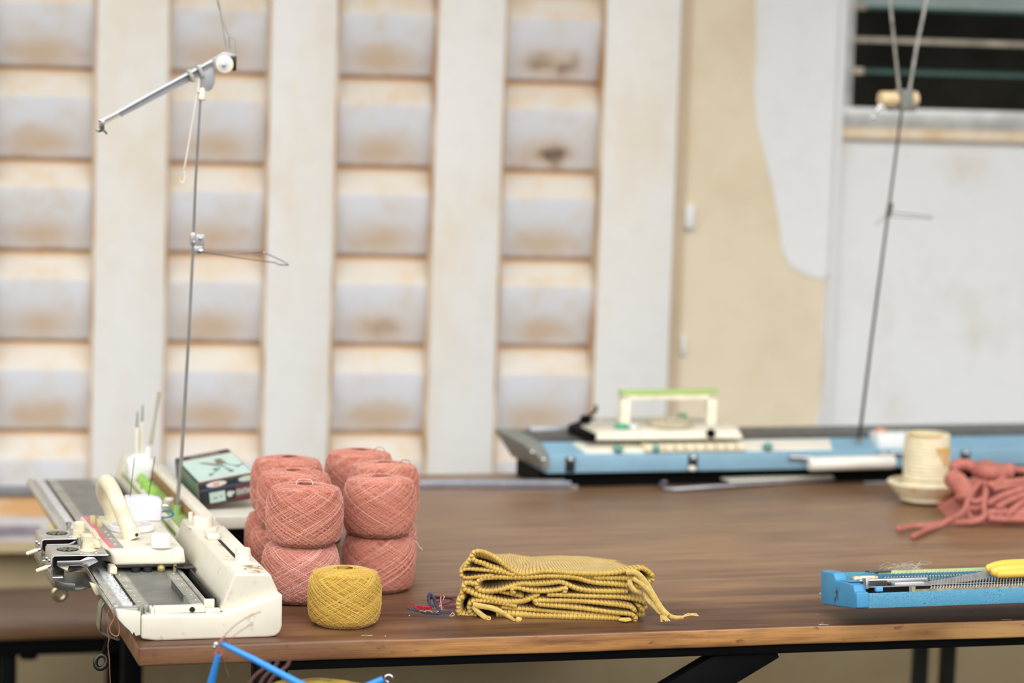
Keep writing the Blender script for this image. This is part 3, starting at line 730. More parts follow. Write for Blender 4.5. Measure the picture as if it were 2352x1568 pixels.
t_ = thing('brush_tool', 'slanting white handled tool with a long tapered tip, right of the upright tools', 'tool', tp)
m = MB(); m.tube([P[0], P[1]], [.0060, .0065], 12); m.build('handle', white, t_)
m = MB(); m.tube([P[2], P[2].lerp(P[3], .6), P[3]], [.0035, .0024, .0030], 8); m.build('shaft', mat('straw_shaft', C(176, 166, 140), .6, .0), t_)

# ================================================================== YARN MASTS
def VM(fr, v): return lambda x, y: fr.V(x, y, v)
ms = thing('yarn_mast', 'tall thin steel yarn mast with tension arm standing in the tray of the cream machine', 'yarn mast', Fr(M.O + M.u * .135 + M.v * .55 + Vector((0, 0, .0601)), 16.5))
MF = Fr(ms.location, 16.5); q = lambda x, y, v=0: MF.V(x, y, v)
m = MB(); m.tube([q(406, 1178), q(412, 1100), q(417, 1050), q(433, 780), q(443, 580), q(449, 420), q(461, 218)], [.0030, .0028, .0026, .0022, .0021, .0019, .0017], 12); m.build('pole', mat('mast_steel', C(150, 148, 144), .3, .4), ms)
m = MB(); c = q(406, 1180); m.cyl((c.x, c.y, 0.0), .006, .012, 16); m.build('pole_foot', greenp, ms)
def flatbar(mb, pts, wd, th, fr=MF):
    "flat strip: pts local, wide in z, thin in v, extruded"
    P = [Vector(p) for p in pts]; up = []
    vs = []; fs = []
    for i, p in enumerate(P):
        t = (P[min(i + 1, len(P) - 1)] - P[max(i - 1, 0)]).normalized(); n = Vector((-t.z, 0, t.x))
        wv = wd[i] if isinstance(wd, (list, tuple)) else wd
        for a, b in ((-1, -1), (1, -1), (1, 1), (-1, 1)): vs.append(p + n * a * wv / 2 + Vector((0, b * th / 2, 0)))
    for i in range(len(P) - 1):
        for k in range(4): fs.append((i * 4 + k, i * 4 + (k + 1) % 4, i * 4 + 4 + (k + 1) % 4, i * 4 + 4 + k))
    fs.append((0, 3, 2, 1)); n = (len(P) - 1) * 4; fs.append((n, n + 1, n + 2, n + 3))
    mb.add(vs, fs); return mb
m = MB(); flatbar(m, [q(274, 262), q(350, 220), q(440, 172), q(486, 148)], [.0095, .0120, .0140, .014], .0022)
m.build('tension_arm', mat('arm_aluminium', C(168, 170, 174), .4, .2, var=.06), ms)
m = MB(); flatbar(m, [q(231, 277, -.006) , q(270, 257, -.004), q(350, 212, -.004), q(440, 164, -.004), q(486, 139, -.004)], .0026, .0090)
m.build('arm_flange', mat('arm_lit_top', C(232, 234, 236), .35, .0, var=.04), ms)  # flange in a paler copy of the arm metal, for its lit top
m = MB(); flatbar(m, [q(238, 279), q(274, 261)], [.009, .009], .002); m.build('arm_label', cream2, ms)
m = MB(); c = q(234, 283); m.bx(c.x - .004, c.x + .003, -.007, .004, c.z - .008, c.z + .006); m.build('arm_end_cap', steel, ms, .001)
m = MB(); c = q(229, 276); m.ball((c.x, -.006, c.z), .0026, 8); m.build('end_screw', chrome, ms)
m = MB(); m.tube([q(235, 288), q(236, 298)], .0012, 6); m.tube(cat_rom([q(220, 298), q(228, 302), q(238, 300), q(246, 308)], 5), .0014, 6); m.tube([q(222, 301), q(240, 296)], .001, 6); m.build('thread_guide', steel, ms)
for xx in (437, 458):
    m = MB(); c = q(xx, 174 - (xx - 437) * .55); X = RX(c, -.46, 'Y'); m.box(c + Vector((0, -.004, 0)), (.0055, .014, .019), X); m.build('arm_clip', greymetal, ms, .0012)
m = MB(); flatbar(m, [q(482, 150), q(515, 128), q(540, 132)], [.014, .012, .010], .0025)
m.prism([(q(457, 170).x, q(457, 170).z), (q(494, 152).x, q(494, 152).z), (q(493, 190).x, q(493, 190).z), (q(488, 203).x, q(488, 203).z), (q(480, 209).x, q(480, 209).z), (q(458, 210).x, q(458, 210).z)], 'y', -.0015, .0015)
m.build('mast_plate', mat('plate_zinc', C(172, 172, 176), .4, .3), ms, .0003)
cc = q(511, 149)
m = MB(); m.lathe([(.0105, 0), (.0125, .001), (.0125, .0115), (.0110, .0125), (.0001, .0125)], (0, 0, 0), 40, along((cc.x, -.002, cc.z), (.10, -1, .1))); m.build('tension_wheel', mat('bone_plastic', C(232, 222, 196), .35), ms)
m = MB(); m.lathe([(.0078, 0), (.0070, .001), (.003, .0012), (.003, .004), (.0012, .006)], (0, 0, 0), 28, along((cc.x - .0012, -.0144, cc.z), (.10, -1, .1))); m.build('wheel_cap', mat('cap_grey', C(196, 200, 204), .3, .2), ms)
m = MB(); c = q(536, 145); m.bx(c.x - .0036, c.x + .0036, -.006, .004, c.z - .010, c.z + .010); m.bx(c.x - .001, c.x + .0012, -.008, -.006, c.z - .011, c.z + .009); m.build('spring_block', darksteel, ms, .001)
m = MB(); m.tube(cat_rom([q(522, 126), q(516, 90), q(508, 40), q(500, -12), q(498, -50)], 4), .0011, 6); m.tube(cat_rom([q(530, 128), q(527, 88), q(516, 60), q(500, 10), q(490, -30)], 4), .0007, 6)
m.tube([q(541, 128), q(540, 96), q(538, 90), q(526, 84), q(524, 90), q(530, 128)], .0008, 6); m.build('spring_wire', greymetal, ms)
m = MB(); c = q(463, 218); m.lathe([(.0040, -.008), (.0060, -.006), (.0060, .004), (.004, .010)], (c.x, c.y, c.z), 20); m.build('collar', cream2, ms)
m = MB(); m.tube(cat_rom([q(459, 185, -.003), q(454, 208, -.003), q(440, 290, -.003), q(425, 378, -.003), q(420, 388), q(424, 397), q(424, 412), q(418, 419), q(412, 415)], 5), .0012, 8); m.tube([q(456, 180, -.004), q(455, 212, -.004)], .0026, 8); m.build('hanging_hook', cream2, ms)
m = MB(); c = q(446, 548); m.bx(c.x - .006, c.x + .001, -.004, .004, c.z - .009, c.z + .009); c = q(459, 560); m.bx(c.x - .006, c.x + .0055, -.004, -.002, c.z - .012, c.z + .014); c = q(450, 574); m.bx(c.x - .004, c.x + .009, -.005, -.003, c.z - .006, c.z + .006)
m.build('guide_bracket', mat('zinc_bracket', C(186, 186, 188), .35, .7), ms, .0012)
for (x, y, r) in ((459, 546, .0034), (460, 575, .0052), (444, 555, .0022)):
    m = MB(); c = q(x, y); m.ball((c.x, -.007, c.z), r, 10, sz=.9); m.build('bracket_screw', steel, ms)
m = MB(); m.tube([q(463, 577, -.004), q(488, 582, -.004), q(540, 582), q(600, 578), q(612, 582), q(650, 600), q(663, 608)], .0007, 6); m.tube([q(486, 583, -.004), q(560, 594), q(632, 603), q(640, 608), q(663, 609)], .0008, 6); m.tube([q(463, 577, -.004), q(490, 583, -.004)], .0016, 6)
m.build('guide_wire', mat('wire_grey', C(150, 146, 138), .35, .8), ms)
for (x, y) in ((607, 580), (617, 583), (645, 606), (657, 604)):
    m = MB(); c = q(x, y); m.ball((c.x, c.y, c.z), .0018, 6); m.build('eyelet', steel, ms)

# ================================================================== YARN CAKES
def yarnmat(name, dk, md, lt, hi, rough=.75):
    m_, nt, bs, tc = newmat(name)
    at = nt.nodes.new('ShaderNodeAttribute'); at.attribute_name = 'tone'
    r = nt.nodes.new('ShaderNodeValToRGB'); nt.links.new(at.outputs['Fac'], r.inputs[0])
    e0 = r.color_ramp.elements; e0[0].position = 0; e0[0].color = dk; e0[1].position = 1; e0[1].color = hi
    e1 = e0.new(.45); e1.color = md; e2 = e0.new(.85); e2.color = lt
    oi = nt.nodes.new('ShaderNodeObjectInfo')
    c = mixc(nt, mth(nt, 'MULTIPLY', oi.outputs['Random'], .18), r.outputs[0], lt)
    nt.links.new(c, bs.inputs['Base Color']); bs.inputs['Roughness'].default_value = rough
    bs.inputs['Sheen Weight'].default_value = .25; bs.inputs['Specular IOR Level'].default_value = .3
    return m_
pinkyarn = yarnmat('terracotta_yarn', C(114, 56, 42), C(184, 107, 85), C(206, 136, 114), C(236, 196, 174))
paleyarn = yarnmat('pale_terracotta_yarn', C(138, 74, 60), C(194, 118, 98), C(214, 148, 130), C(244, 210, 198))
mustyarn = yarnmat('mustard_yarn', C(128, 94, 26), C(190, 148, 48), C(206, 168, 70), C(230, 202, 114))
def cake_mesh(R, H, N, sr, seed, rmin=.17, slope=1.0, hi=.06):
    rnd = random.Random(seed)
    def prof(t): # t 0..1 bottom to top
        k = abs(2 * t - 1.04); return R * (1 - .14 * k ** 3.2)
    Rt = prof(1.0)
    def ztop(r): 
        x = r / Rt; z = H + .0060 * (1 - x ** 2)
        if x > .75: z -= (x - .75) ** 2 * .05
        if x < .26: z -= .008 * (1 - (x / .26) ** 2)
        return z
    v = []; f = []; tone = []
    def strand(pts, r, tn):
        n0 = len(v); m_ = len(pts)
        for i, p in enumerate(pts):
            t = (pts[min(i + 1, m_ - 1)] - pts[max(i - 1, 0)])
            t.normalize(); nrm = Vector((p.x, p.y, .02 if p.z < H * .96 else .2)).normalized()
            nrm = (nrm - t * nrm.dot(t)).normalized(); b = t.cross(nrm)
            for (ca, sa) in ((1, 0), (0, 1), (-.6, 0), (0, -1)): v.append(p + (nrm * ca + b * sa) * r); tone.append(tn)
        for i in range(m_ - 1):
            for k in range(4): f.append((n0 + i * 4 + k, n0 + i * 4 + (k + 1) % 4, n0 + i * 4 + 4 + (k + 1) % 4, n0 + i * 4 + 4 + k))
    for s in range(N):
        deep = rnd.random(); off = (deep - 1) * .0016
        tn = .20 + .50 * rnd.random() + (deep - .5) * .50
        if rnd.random() < hi and deep > .4: tn = .92
        d = Rt * (rmin + (1 - rmin) * rnd.random() ** .65) * .985
        phi = (s // 2) * 2.399963 + rnd.uniform(-.03, .03); sg = 1 if s % 2 else -1
        half = math.acos(min(.999, d / Rt))
        dphi = math.radians(rnd.gauss(138, 6)) * slope
        pts = []
        wob = rnd.uniform(-.0012, .0012)
        nS = 13
        zb = rnd.uniform(.0, .010)
        for i in range(nS):
            t = i / (nS - 1); z = zb + (H - zb) * t; r = prof(z / H) + off; a = phi + sg * (-dphi * (1 - t))
            if z < .006: r -= (.006 - z) * .9
            pts.append(Vector((r * math.cos(a), r * math.sin(a), z)))
        a0 = phi; a1 = phi + sg * 2 * half; p0 = Vector((Rt * math.cos(a0), Rt * math.sin(a0), 0)); p1 = Vector((Rt * math.cos(a1), Rt * math.sin(a1), 0))
        nT = 9
        for i in range(1, nT):
            t = i / nT; p = p0.lerp(p1, t); r = p.length; lift = off * .8
            pts.append(Vector((p.x, p.y, ztop(r) + lift + .0006)))
        if s % 3 != 0:
            for i in range(nS):
                t = 1 - i / (nS - 1); z = (H) * t; r = prof(t) + off; a = a1 + sg * dphi * (1 - t)
                if z < .006: r -= (.006 - z) * .9
                pts.append(Vector((r * math.cos(a), r * math.sin(a), z)))
        strand(pts, sr * rnd.uniform(.8, 1.25), max(0, min(1, tn)))
    # solid core
    n0 = len(v); K = 48; pr = [(.001, .0005), (prof(0) * .93 - .002, .0008), (prof(.08) - .0022, .006)] + [(prof(t) - .0022, H * t) for t in (.2, .35, .5, .65, .8, .92, 1.0)] + [(Rt * .90, ztop(Rt * .9) - .0012), (Rt * .6, ztop(Rt * .6) - .0012), (Rt * .28, ztop(Rt * .28) - .0012), (Rt * .14, ztop(Rt * .14) - .002), (.001, ztop(0) - .003)]
    for r, z in pr:
        for k in range(K): v.append(Vector((r * math.cos(2 * math.pi * k / K), r * math.sin(2 * math.pi * k / K), z))); tone.append(.0)
    for i in range(len(pr) - 1):
        for k in range(K): f.append((n0 + i * K + k, n0 + i * K + (k + 1) % K, n0 + (i + 1) * K + (k + 1) % K, n0 + (i + 1) * K + k))
    me = bpy.data.meshes.new('yarn_cake'); me.from_pydata([tuple(p) for p in v], [], f)
    at = me.attributes.new('tone', 'FLOAT', 'POINT'); at.data.foreach_set('value', tone)
    for p in me.polygons: p.use_smooth = True
    return me
HC = .0740
meA = cake_mesh(.0520, HC, 640, .00042, 11); meA.materials.append(pinkyarn)
meB = cake_mesh(.0525, HC, 640, .00043, 23, hi=.16); meB.materials.append(paleyarn)
meC = cake_mesh(.0505, HC, 640, .00042, 31); meC.materials.append(pinkyarn)
def cx(px, yv): return atY(px, 1300, yv).x
# x in the photo at centre, depth y, z level, rotation, mesh, label
Lc = 'terracotta yarn cake '
cakes = [
 (697, 3.555, 1, .3, meA, Lc + 'at the front left, upper layer, with a pale loose end on top'),
 (690, 3.560, 0, 1.2, meB, 'paler pink yarn cake at the front left, lower layer, behind the mustard ball'),
 (868, 3.640, 1, 2.2, meC, Lc + 'at the front right, upper layer'),
 (869, 3.648, 0, 4.0, meC, Lc + 'at the front right, lower layer, beside the mustard ball'),
 (672, 3.668, 1, 3.1, meA, Lc + 'second from the front in the left column, upper layer'),
 (656, 3.672, 0, 5.1, meA, Lc + 'second from the front in the left column, lower layer, mostly hidden'),
 (655, 3.785, 1, 5.7, meA, Lc + 'at the back left, upper layer, next to the green box'),
 (644, 3.790, 0, .9, meA, Lc + 'at the back left, lower layer, mostly hidden'),
 (877, 3.762, 1, 1.9, meC, Lc + 'second from the front in the right column, upper layer'),
 (874, 3.770, 0, 3.6, meC, 'terracotta yarn cake in the lower right layer, second from the front, a sliver showing'),
 (819, 3.872, 1, 4.6, meC, Lc + 'at the back right, upper layer'),
]
for i, (px, yy, lv, rz, me, lab) in enumerate(cakes):
    o = bpy.data.objects.new('yarn_cake', me); COL.objects.link(o)
    o.location = (cx(px, yy), yy, TT + .0008 + lv * (HC + .0040)); o.rotation_euler = (0, 0, rz)
    tag(o, lab, 'yarn', 'terracotta yarn cakes stacked in two layers')
    if i in (0, 2, 4, 8, 10):
        m = MB(); k = Matrix.Rotation(-rz, 4, 'Z')
        if i == 0: P = [(-.012, -.008, HC + .001), (-.009, -.007, HC + .0075), (.002, -.006, HC + .0085), (.008, -.004, HC + .007), (.011, -.008, HC + .0015)]
        elif i == 2: P = [(-.004, .0, HC), (-.005, 0, HC + .006), (-.001, .0, HC + .009), (.002, 0, HC + .005), (.0, -.002, HC + .001), (-.01, -.01, HC + .002)]
        else: P = [(.02, -.006, HC), (.026, -.006, HC + .006), (.034, -.005, HC + .005), (.038, -.004, HC - .001)]
        m.tube([k @ Vector(p) + Vector((0, 0, .0045)) for p in cat_rom(P, 5)], .0005, 6); m.build('loose_end', mat('loose_thread', C(236, 208, 194) if i == 0 else C(168, 92, 76), .7), o)
meM = cake_mesh(.0475, .0670, 480, .00056, 5, hi=.05); meM.materials.append(mustyarn)
o = bpy.data.objects.new('yarn_ball', meM); COL.objects.link(o); o.location = (cx(793, 3.415), 3.418, TT + .0008)
tag(o, 'mustard yellow yarn ball standing alone in front of the pink cakes', 'yarn')
# stray hair from the right hand cake
P = [atY(x, y, 3.62) for x, y in ((950, 1240), (958, 1246), (963, 1255), (971, 1263))]
m = MB(); m.tube(cat_rom(P, 4), .00035, 5); o = m.build('loose_thread', mat('pale_thread', C(232, 196, 170), .7), loc=tuple(P[0])); tag(o, 'short pale stray thread end sticking out from the right hand yarn cakes', 'thread')

# ================================================================== KNITTED PILE
def knitmat():
    m_, nt, bs, tc = newmat('mustard_rib_knit')
    uv = nt.nodes.new('ShaderNodeUVMap'); uv.uv_map = 'UVMap'
    s = nt.nodes.new('ShaderNodeSeparateXYZ'); nt.links.new(uv.outputs[0], s.inputs[0])
    u = mth(nt, 'FRACT', s.outputs[0]); vv = mth(nt, 'FRACT', s.outputs[1])
    groove = smooth(nt, mth(nt, 'ABSOLUTE', mth(nt, 'SUBTRACT', u, .5)), .30, .46)     # 1 in the groove
    dash = smooth(nt, mth(nt, 'ABSOLUTE', mth(nt, 'SUBTRACT', vv, .5)), .10, .30)
    hole = mth(nt, 'MULTIPLY', groove, dash)
    fine = mth(nt, 'SINE', mth(nt, 'MULTIPLY', s.outputs[1], 6.2832))
    n = noise(nt, tc.outputs['Object'], 60, 4)
    c = mixc(nt, smooth(nt, n, .3, .75), C(194, 156, 64), C(214, 180, 88))
    c = mixc(nt, mth(nt, 'MULTIPLY', hole, .72), c, C(118, 82, 24))
    c = mixc(nt, mth(nt, 'MULTIPLY', smooth(nt, mth(nt, 'ABSOLUTE', mth(nt, 'SUBTRACT', u, .5)), .40, .5), .35), c, C(140, 102, 36))
    c = mixc(nt, mth(nt, 'MULTIPLY', smooth(nt, noise(nt, tc.outputs['Object'], 900, 3), .5, .75), .4), c, C(140, 106, 40))
    nt.links.new(c, bs.inputs['Base Color']); bs.inputs['Roughness'].default_value = .8; bs.inputs['Sheen Weight'].default_value = .2
    h = mth(nt, 'ADD', mth(nt, 'MULTIPLY', hole, -1.0), mth(nt, 'MULTIPLY', fine, .25))
    bumpn(nt, bs, h, .8, .0009)
    return m_
knit = knitmat()
KY = 3.490
KO = atY(1265, 1428, KY); KO.z = TT
def k2(X, Y_):          # crop coordinates of the pile -> (x,z) in the pile's own frame
    p = atY(900 + X / 3.136, 1200 + Y_ / 3.136, KY); return (p.x - KO.x, p.z - KO.z)
RIB = .0052
def shf(x, s):                     # the pile narrows a little towards its back: right side drifts left, left side stays
    t = min(1, max(0, (x + .10) / .20)); return s * t + .014 * (1 - t)
def zsq(z, f):                     # the curl at the front left flattens out behind
    return z if z < .058 else .058 + (z - .058) * (1 - min(1, f * 1.6)) ** 1.5
def sheet(mb, pts, th=.0048, y0=0., y1=.135, shift=-.045, lift=0., uvs=None):
    "a knitted layer seen end-on: the (x,z) course is pushed back into depth; ridges run along the depth"
    P = cat_rom([Vector((k2(*p)[0], 0, k2(*p)[1])) for p in pts], 8)
    # resample evenly
    out = [P[0]]; step = RIB / 8; acc = 0
    for a, b in zip(P, P[1:]):
        L = (b - a).length; t = step - acc
        while t < L: out.append(a + (b - a) * (t / L)); t += step
        acc = L - (t - step)
    P = out; n = len(P)
    prof = []
    A, Bs = [], []
    for i, p in enumerate(P):
        t = (P[min(i + 1, n - 1)] - P[max(i - 1, 0)]).normalized(); nr = Vector((-t.z, 0, t.x))
        r = th / 2 * 1.28 * (.86 + .24 * abs(math.sin(math.pi * i / 8)) ** .35)
        if i < 3 or i > n - 4: r *= .8
        A.append(p + nr * r); Bs.append(p - nr * r)
    NY = 16; vs = []; fs = []; uv = []
    for j in range(NY + 1):
        f_ = j / NY; y = y0 + (y1 - y0) * f_
        ro = .0012 if j == 0 else 0
        for k, (row, sgn) in enumerate(((A, 1), (Bs, -1))):
            for i, p in enumerate(row):
                c_ = P[i]; pp = p.lerp(c_, .35) if j == 0 else p
                yy = y + (0.0008 * math.sin(i * .785) if j == 0 else 0)
                vs.append((pp.x + shf(pp.x, shift) * f_ + .002 * math.sin(f_ * 7 + i * .02), yy + (.0014 if j == 1 else 0) * 0, max(.0004, zsq(pp.z, f_) + lift * f_ + .0018 * math.sin(f_ * 5 + i * .03) * (f_ > 0)))); uv.append((i / 8, (y - y0) / .0021 + 100.5))
    def idx(j, k, i): return (j * 2 + k) * n + i
    for j in range(NY):
        for i in range(n - 1):
            fs.append((idx(j, 0, i), idx(j, 0, i + 1), idx(j + 1, 0, i + 1), idx(j + 1, 0, i)))
            fs.append((idx(j, 1, i + 1), idx(j, 1, i), idx(j + 1, 1, i), idx(j + 1, 1, i + 1)))
        fs.append((idx(j, 1, 0), idx(j, 0, 0), idx(j + 1, 0, 0), idx(j + 1, 1, 0)))
        fs.append((idx(j, 0, n - 1), idx(j, 1, n - 1), idx(j + 1, 1, n - 1), idx(j + 1, 0, n - 1)))
    for i in range(n - 1):
        fs.append((idx(0, 0, i), idx(0, 1, i), idx(0, 1, i + 1), idx(0, 0, i + 1)))
        fs.append((idx(NY, 0, i + 1), idx(NY, 1, i + 1), idx(NY, 1, i), idx(NY, 0, i)))
    base = len(mb.v); mb.add(vs, fs)
    for i, c_ in enumerate(uv): mb.uv[base + i] = c_
    return mb
def knitpiece(label, sheets):
    root = thing('knitted_bag', label, 'knitwear', loc=KO, rot=0, group='folded mustard knitted bags in one pile')
    m = MB()
    for s_ in sheets: sheet(m, **s_)
    me = bpy.data.meshes.new('folded_cloth'); me.from_pydata([tuple(p) for p in m.v], [], m.f); me.materials.append(knit)
    ul = me.uv_layers.new(name='UVMap')
    for l in me.loops: ul.data[l.index].uv = m.uv[l.vertex_index]
    bm = bmesh.new(); bm.from_mesh(me); bmesh.ops.recalc_face_normals(bm, faces=bm.faces); bm.to_mesh(me); bm.free()
    for p in me.polygons: p.use_smooth = True
    o = bpy.data.objects.new('folded_cloth', me); COL.objects.link(o); o.parent = root
    return root
S = dict
bag1 = knitpiece('topmost folded mustard rib knit bag of the pile with a curled left edge', [
    S(pts=[(1886, 392), (1868, 372), (1835, 345), (1790, 330), (1700, 345), (1600, 362), (1450, 368), (1300, 362), (1150, 352), (1050, 360), (960, 374), (900, 362), (830, 318), (760, 262), (690, 222), (620, 203), (580, 212), (566, 240), (590, 272), (650, 296), (720, 328), (800, 352), (880, 382)], th=.0060, shift=-.050, lift=.0),
    S(pts=[(566, 252), (540, 290), (520, 318)], th=.0048),
    S(pts=[(1884, 398), (1868, 425), (1820, 432), (1760, 412), (1600, 404), (1450, 398)], th=.0056, y0=.002),
    S(pts=[(1720, 395), (1600, 398), (1450, 392), (1330, 388), (1200, 384), (1000, 388)], th=.0036, y0=.004)])
bag2 = knitpiece('second folded mustard rib knit bag from the top with rounded folds at the left', [
    S(pts=[(900, 378), (790, 362), (700, 348), (600, 340), (525, 335), (492, 352), (500, 385), (540, 398), (640, 388), (740, 380)], th=.0042),
    S(pts=[(1740, 462), (1600, 447), (1500, 440), (1420, 428), (1340, 402), (1250, 388), (1120, 386), (1000, 396), (900, 398), (800, 396), (720, 398), (655, 404), (618, 422), (604, 452), (622, 484), (680, 494), (760, 486), (850, 462), (930, 442), (1020, 446), (1130, 440), (1220, 430), (1280, 448), (1350, 474), (1440, 490), (1560, 496), (1700, 498)], th=.0056, shift=-.048),
    S(pts=[(1800, 474), (1740, 466), (1700, 470)], th=.006),
    S(pts=[(1720, 425), (1560, 415), (1440, 405), (1340, 398)], th=.0036, y0=.006)])
bag3 = knitpiece('third folded mustard knit bag from the top, with a small tucked fold in front', [
    S(pts=[(600, 452), (570, 438), (535, 436), (512, 452), (516, 480), (555, 502), (620, 528), (700, 550), (790, 566), (880, 570), (960, 562), (1010, 545), (1055, 525), (1066, 530)], th=.0060),
    S(pts=[(890, 508), (864, 500), (868, 476), (905, 472), (960, 486), (1040, 496), (1130, 492), (1200, 482), (1245, 470), (1252, 486), (1230, 506)], th=.0050, y0=-.001),
    S(pts=[(760, 500), (850, 520), (940, 540)], th=.0040, y0=.004),
    S(pts=[(1826, 590), (1810, 572), (1740, 552), (1640, 540), (1540, 535), (1420, 530), (1300, 525), (1200, 522), (1130, 522)], th=.0052)])
bag4 = knitpiece('fourth folded mustard rib knit bag with a square corner at the lower right', [
    S(pts=[(1760, 640), (1722, 610), (1640, 596), (1500, 580), (1360, 566), (1240, 560), (1140, 562), (1060, 560), (1040, 574), (1080, 590), (1180, 600), (1320, 612), (1460, 628), (1600, 646), (1700, 656), (1745, 676), (1748, 712)], th=.0054, y0=-.0015),
    S(pts=[(1826, 600), (1832, 612), (1800, 640), (1790, 610), (1760, 600)], th=.0040, y0=.002),
    S(pts=[(1830, 668), (1800, 675), (1760, 676)], th=.0060, y0=.010),
    S(pts=[(900, 605), (800, 585), (700, 570), (600, 564), (556, 580), (548, 620), (565, 655), (600, 680)], th=.0052)])
bag5 = knitpiece('bottom folded mustard rib knit bag lying on the tabletop with a tied cord in front', [
    S(pts=[(520, 545), (490, 545), (472, 585), (466, 630), (480, 665), (530, 678), (580, 670)], th=.0062, shift=-.040),
    S(pts=[(1650, 692), (1500, 676), (1350, 660), (1200, 646), (1050, 632), (900, 622), (800, 612)], th=.0046, y0=.002),
    S(pts=[(1640, 704), (1500, 694), (1350, 688), (1200, 680), (1050, 676), (950, 668), (860, 664), (760, 676)], th=.0088, y0=-.001),
    S(pts=[(530, 480), (500, 500), (505, 530)], th=.005, y0=.003),
    S(pts=[(620, 610), (700, 618), (800, 640)], th=.005, y0=.006)])
cordm = mat('mustard_cord', C(206, 176, 98), .75, var=.15, vscale=300)
KF = Fr(KO, 0)
def kp(X, Y_, y): 
    p = KF.V(900 + X / 3.136, 1200 + Y_ / 3.136, y); return p if p.z >= .0022 else KF.Z(900 + X / 3.136, 1200 + Y_ / 3.136, .0022)
def cordp(name, par, pts, r, n=7, tw=190, taper=None, sr=None):
    m = MB(); Q = cat_rom([kp(*p) for p in pts], 9); rope(m, Q, r * 1.15, n + 7, tw, taper=taper, sr=.00062); rope(m, Q, r * .72, n, tw, taper=taper, sr=.0011); return m.build(name, cordm, par)
tp_ = lambda t: 1.0 if t < .8 else 1 - (t - .8) * 1.2
cordp('drawstring', bag1, [(1690, 356, -.004), (1760, 362, -.008), (1820, 420, -.011), (1870, 500, -.013), (1910, 570, -.015), (1960, 640, -.018), (2020, 680, -.022), (2100, 682, -.022)], .0046, 9, 120, taper=lambda t: 1 if t < .75 else 1 - (t - .75) * 1.6)
cordp('drawstring', bag1, [(1740, 400, -.006), (1800, 440, -.012), (1860, 500, -.016), (1900, 560, -.019), (1940, 625, -.022), (1990, 668, -.025)], .0040, 8, 120)
cordp('drawstring', bag2, [(1715, 415, -.004), (1720, 450, -.008), (1750, 490, -.009), (1790, 505, -.006)], .0042, 9, 150)
cordp('drawstring', bag3, [(1820, 505, -.006), (1850, 560, -.014), (1890, 600, -.018), (1925, 640, -.020)], .0038, 8, 110)
m = MB(); rnd = random.Random(2)
for k in range(9): 
    a = kp(1935, 655, -.021); b = kp(1960 + 8 * k - 20, 700 + rnd.random() * 14, -.024 - .001 * k); m.tube([a, a.lerp(b, .5) + Vector((0, 0, .0015)), b], .0009, 5)
m.ball(tuple(kp(1932, 648, -.021)), .0030, 8); m.build('tassel', cordm, bag3)
m = MB()
for k in range(10):
    a = kp(2090, 680, -.022); b = kp(2140 + 70 * rnd.random(), 640 + 45 * rnd.random(), -.020 + .006 * rnd.random()); m.tube(cat_rom([a, a.lerp(b, .5) + Vector((0, 0, .002 * rnd.random())), b], 3), .0009, 5)
m.build('tassel', cordm, bag1)
cordp('drawstring', bag5, [(590, 590, -.003), (640, 600, -.007), (720, 615, -.009), (790, 645, -.010), (850, 680, -.010), (880, 700, -.010)], .0042, 10, 90, taper=lambda t: 1 if t < .5 else 1.5 - t)
cordp('drawstring', bag5, [(585, 600, -.002), (620, 640, -.006), (670, 680, -.007), (700, 690, -.007)], .0040, 9, 90)
m = MB(); m.ball(tuple(kp(912, 700, -.010)), .0042, 8)
for k in range(8):
    a = kp(905, 700, -.010); b = kp(920 + 16 * rnd.random(), 712 - 26 * rnd.random(), -.014); m.tube([a, b], .001, 5)
m.build('tassel', cordm, bag5)
m = MB()
for k in range(12):
    a = kp(1655 + 5 * k, 686, -.003); b = kp(1632 + 8.5 * k, 712 - abs(k - 6) * 1.5, -.004); m.tube([a, b], .0009, 5)
m.build('tassel', cordm, bag4)
for o_ in (bag1,): pass

# ================================================================== THREAD TANGLE
TG = atY(990, 1405, 3.47); TG.z = TT
def gp(X, Y_, y=0, mn=.0008):
    p = Fr(TG, 0).V(920 + X / 16.8, 1340 + Y_ / 16.8, y); p.z = max(p.z, mn); return p
tg = thing('thread_tangle', 'small tangle of dark red and slate blue thread ends left of the knitted pile', 'thread', loc=TG)
slate = mat('slate_thread', C(62, 66, 82), .7, var=.2, vscale=300); redt = mat('red_thread', C(168, 40, 48), .7, var=.25, vscale=300); maro = mat('maroon_thread', C(100, 48, 52), .75, var=.2, vscale=300); salm = mat('salmon_thread', C(212, 140, 118), .7)
m = MB(); rope(m, cat_rom([gp(*p) for p in ((270, 930), (520, 1010), (750, 1060), (900, 1120), (1150, 1130), (1400, 1150), (1620, 1120), (1900, 1120), (2150, 1110))], 6), .0014, 3, 500, sr=.0011)
rope(m, cat_rom([gp(*p) for p in ((1620, 1110), (1450, 960), (1350, 760), (1280, 560), (1210, 430), (1140, 400), (1090, 480), (1090, 640), (1130, 770), (1200, 830), (1300, 860))], 6), .0017, 4, 400, sr=.0013); m.build('slate_strand', slate, tg)
m = MB(); rnd = random.Random(4)
m.tube(cat_rom([gp(*p) for p in ((270, 930), (350, 830), (440, 745), (500, 820), (560, 940), (680, 960), (850, 1010), (1050, 980))], 5), .0010, 6)
for k in range(22):
    P = [gp(600 + rnd.random() * 620, 850 + rnd.random() * 150, rnd.uniform(-.004, .006)) for _ in range(4)]; m.tube(cat_rom(P, 4), .0006, 5)
m.build('red_strand', redt, tg)
m = MB(); rope(m, cat_rom([gp(*p) for p in ((1150, 540, .004), (1300, 490, .004), (1600, 500, .006), (1900, 520, .006), (2150, 530, .006))], 5), .0015, 4, 400)
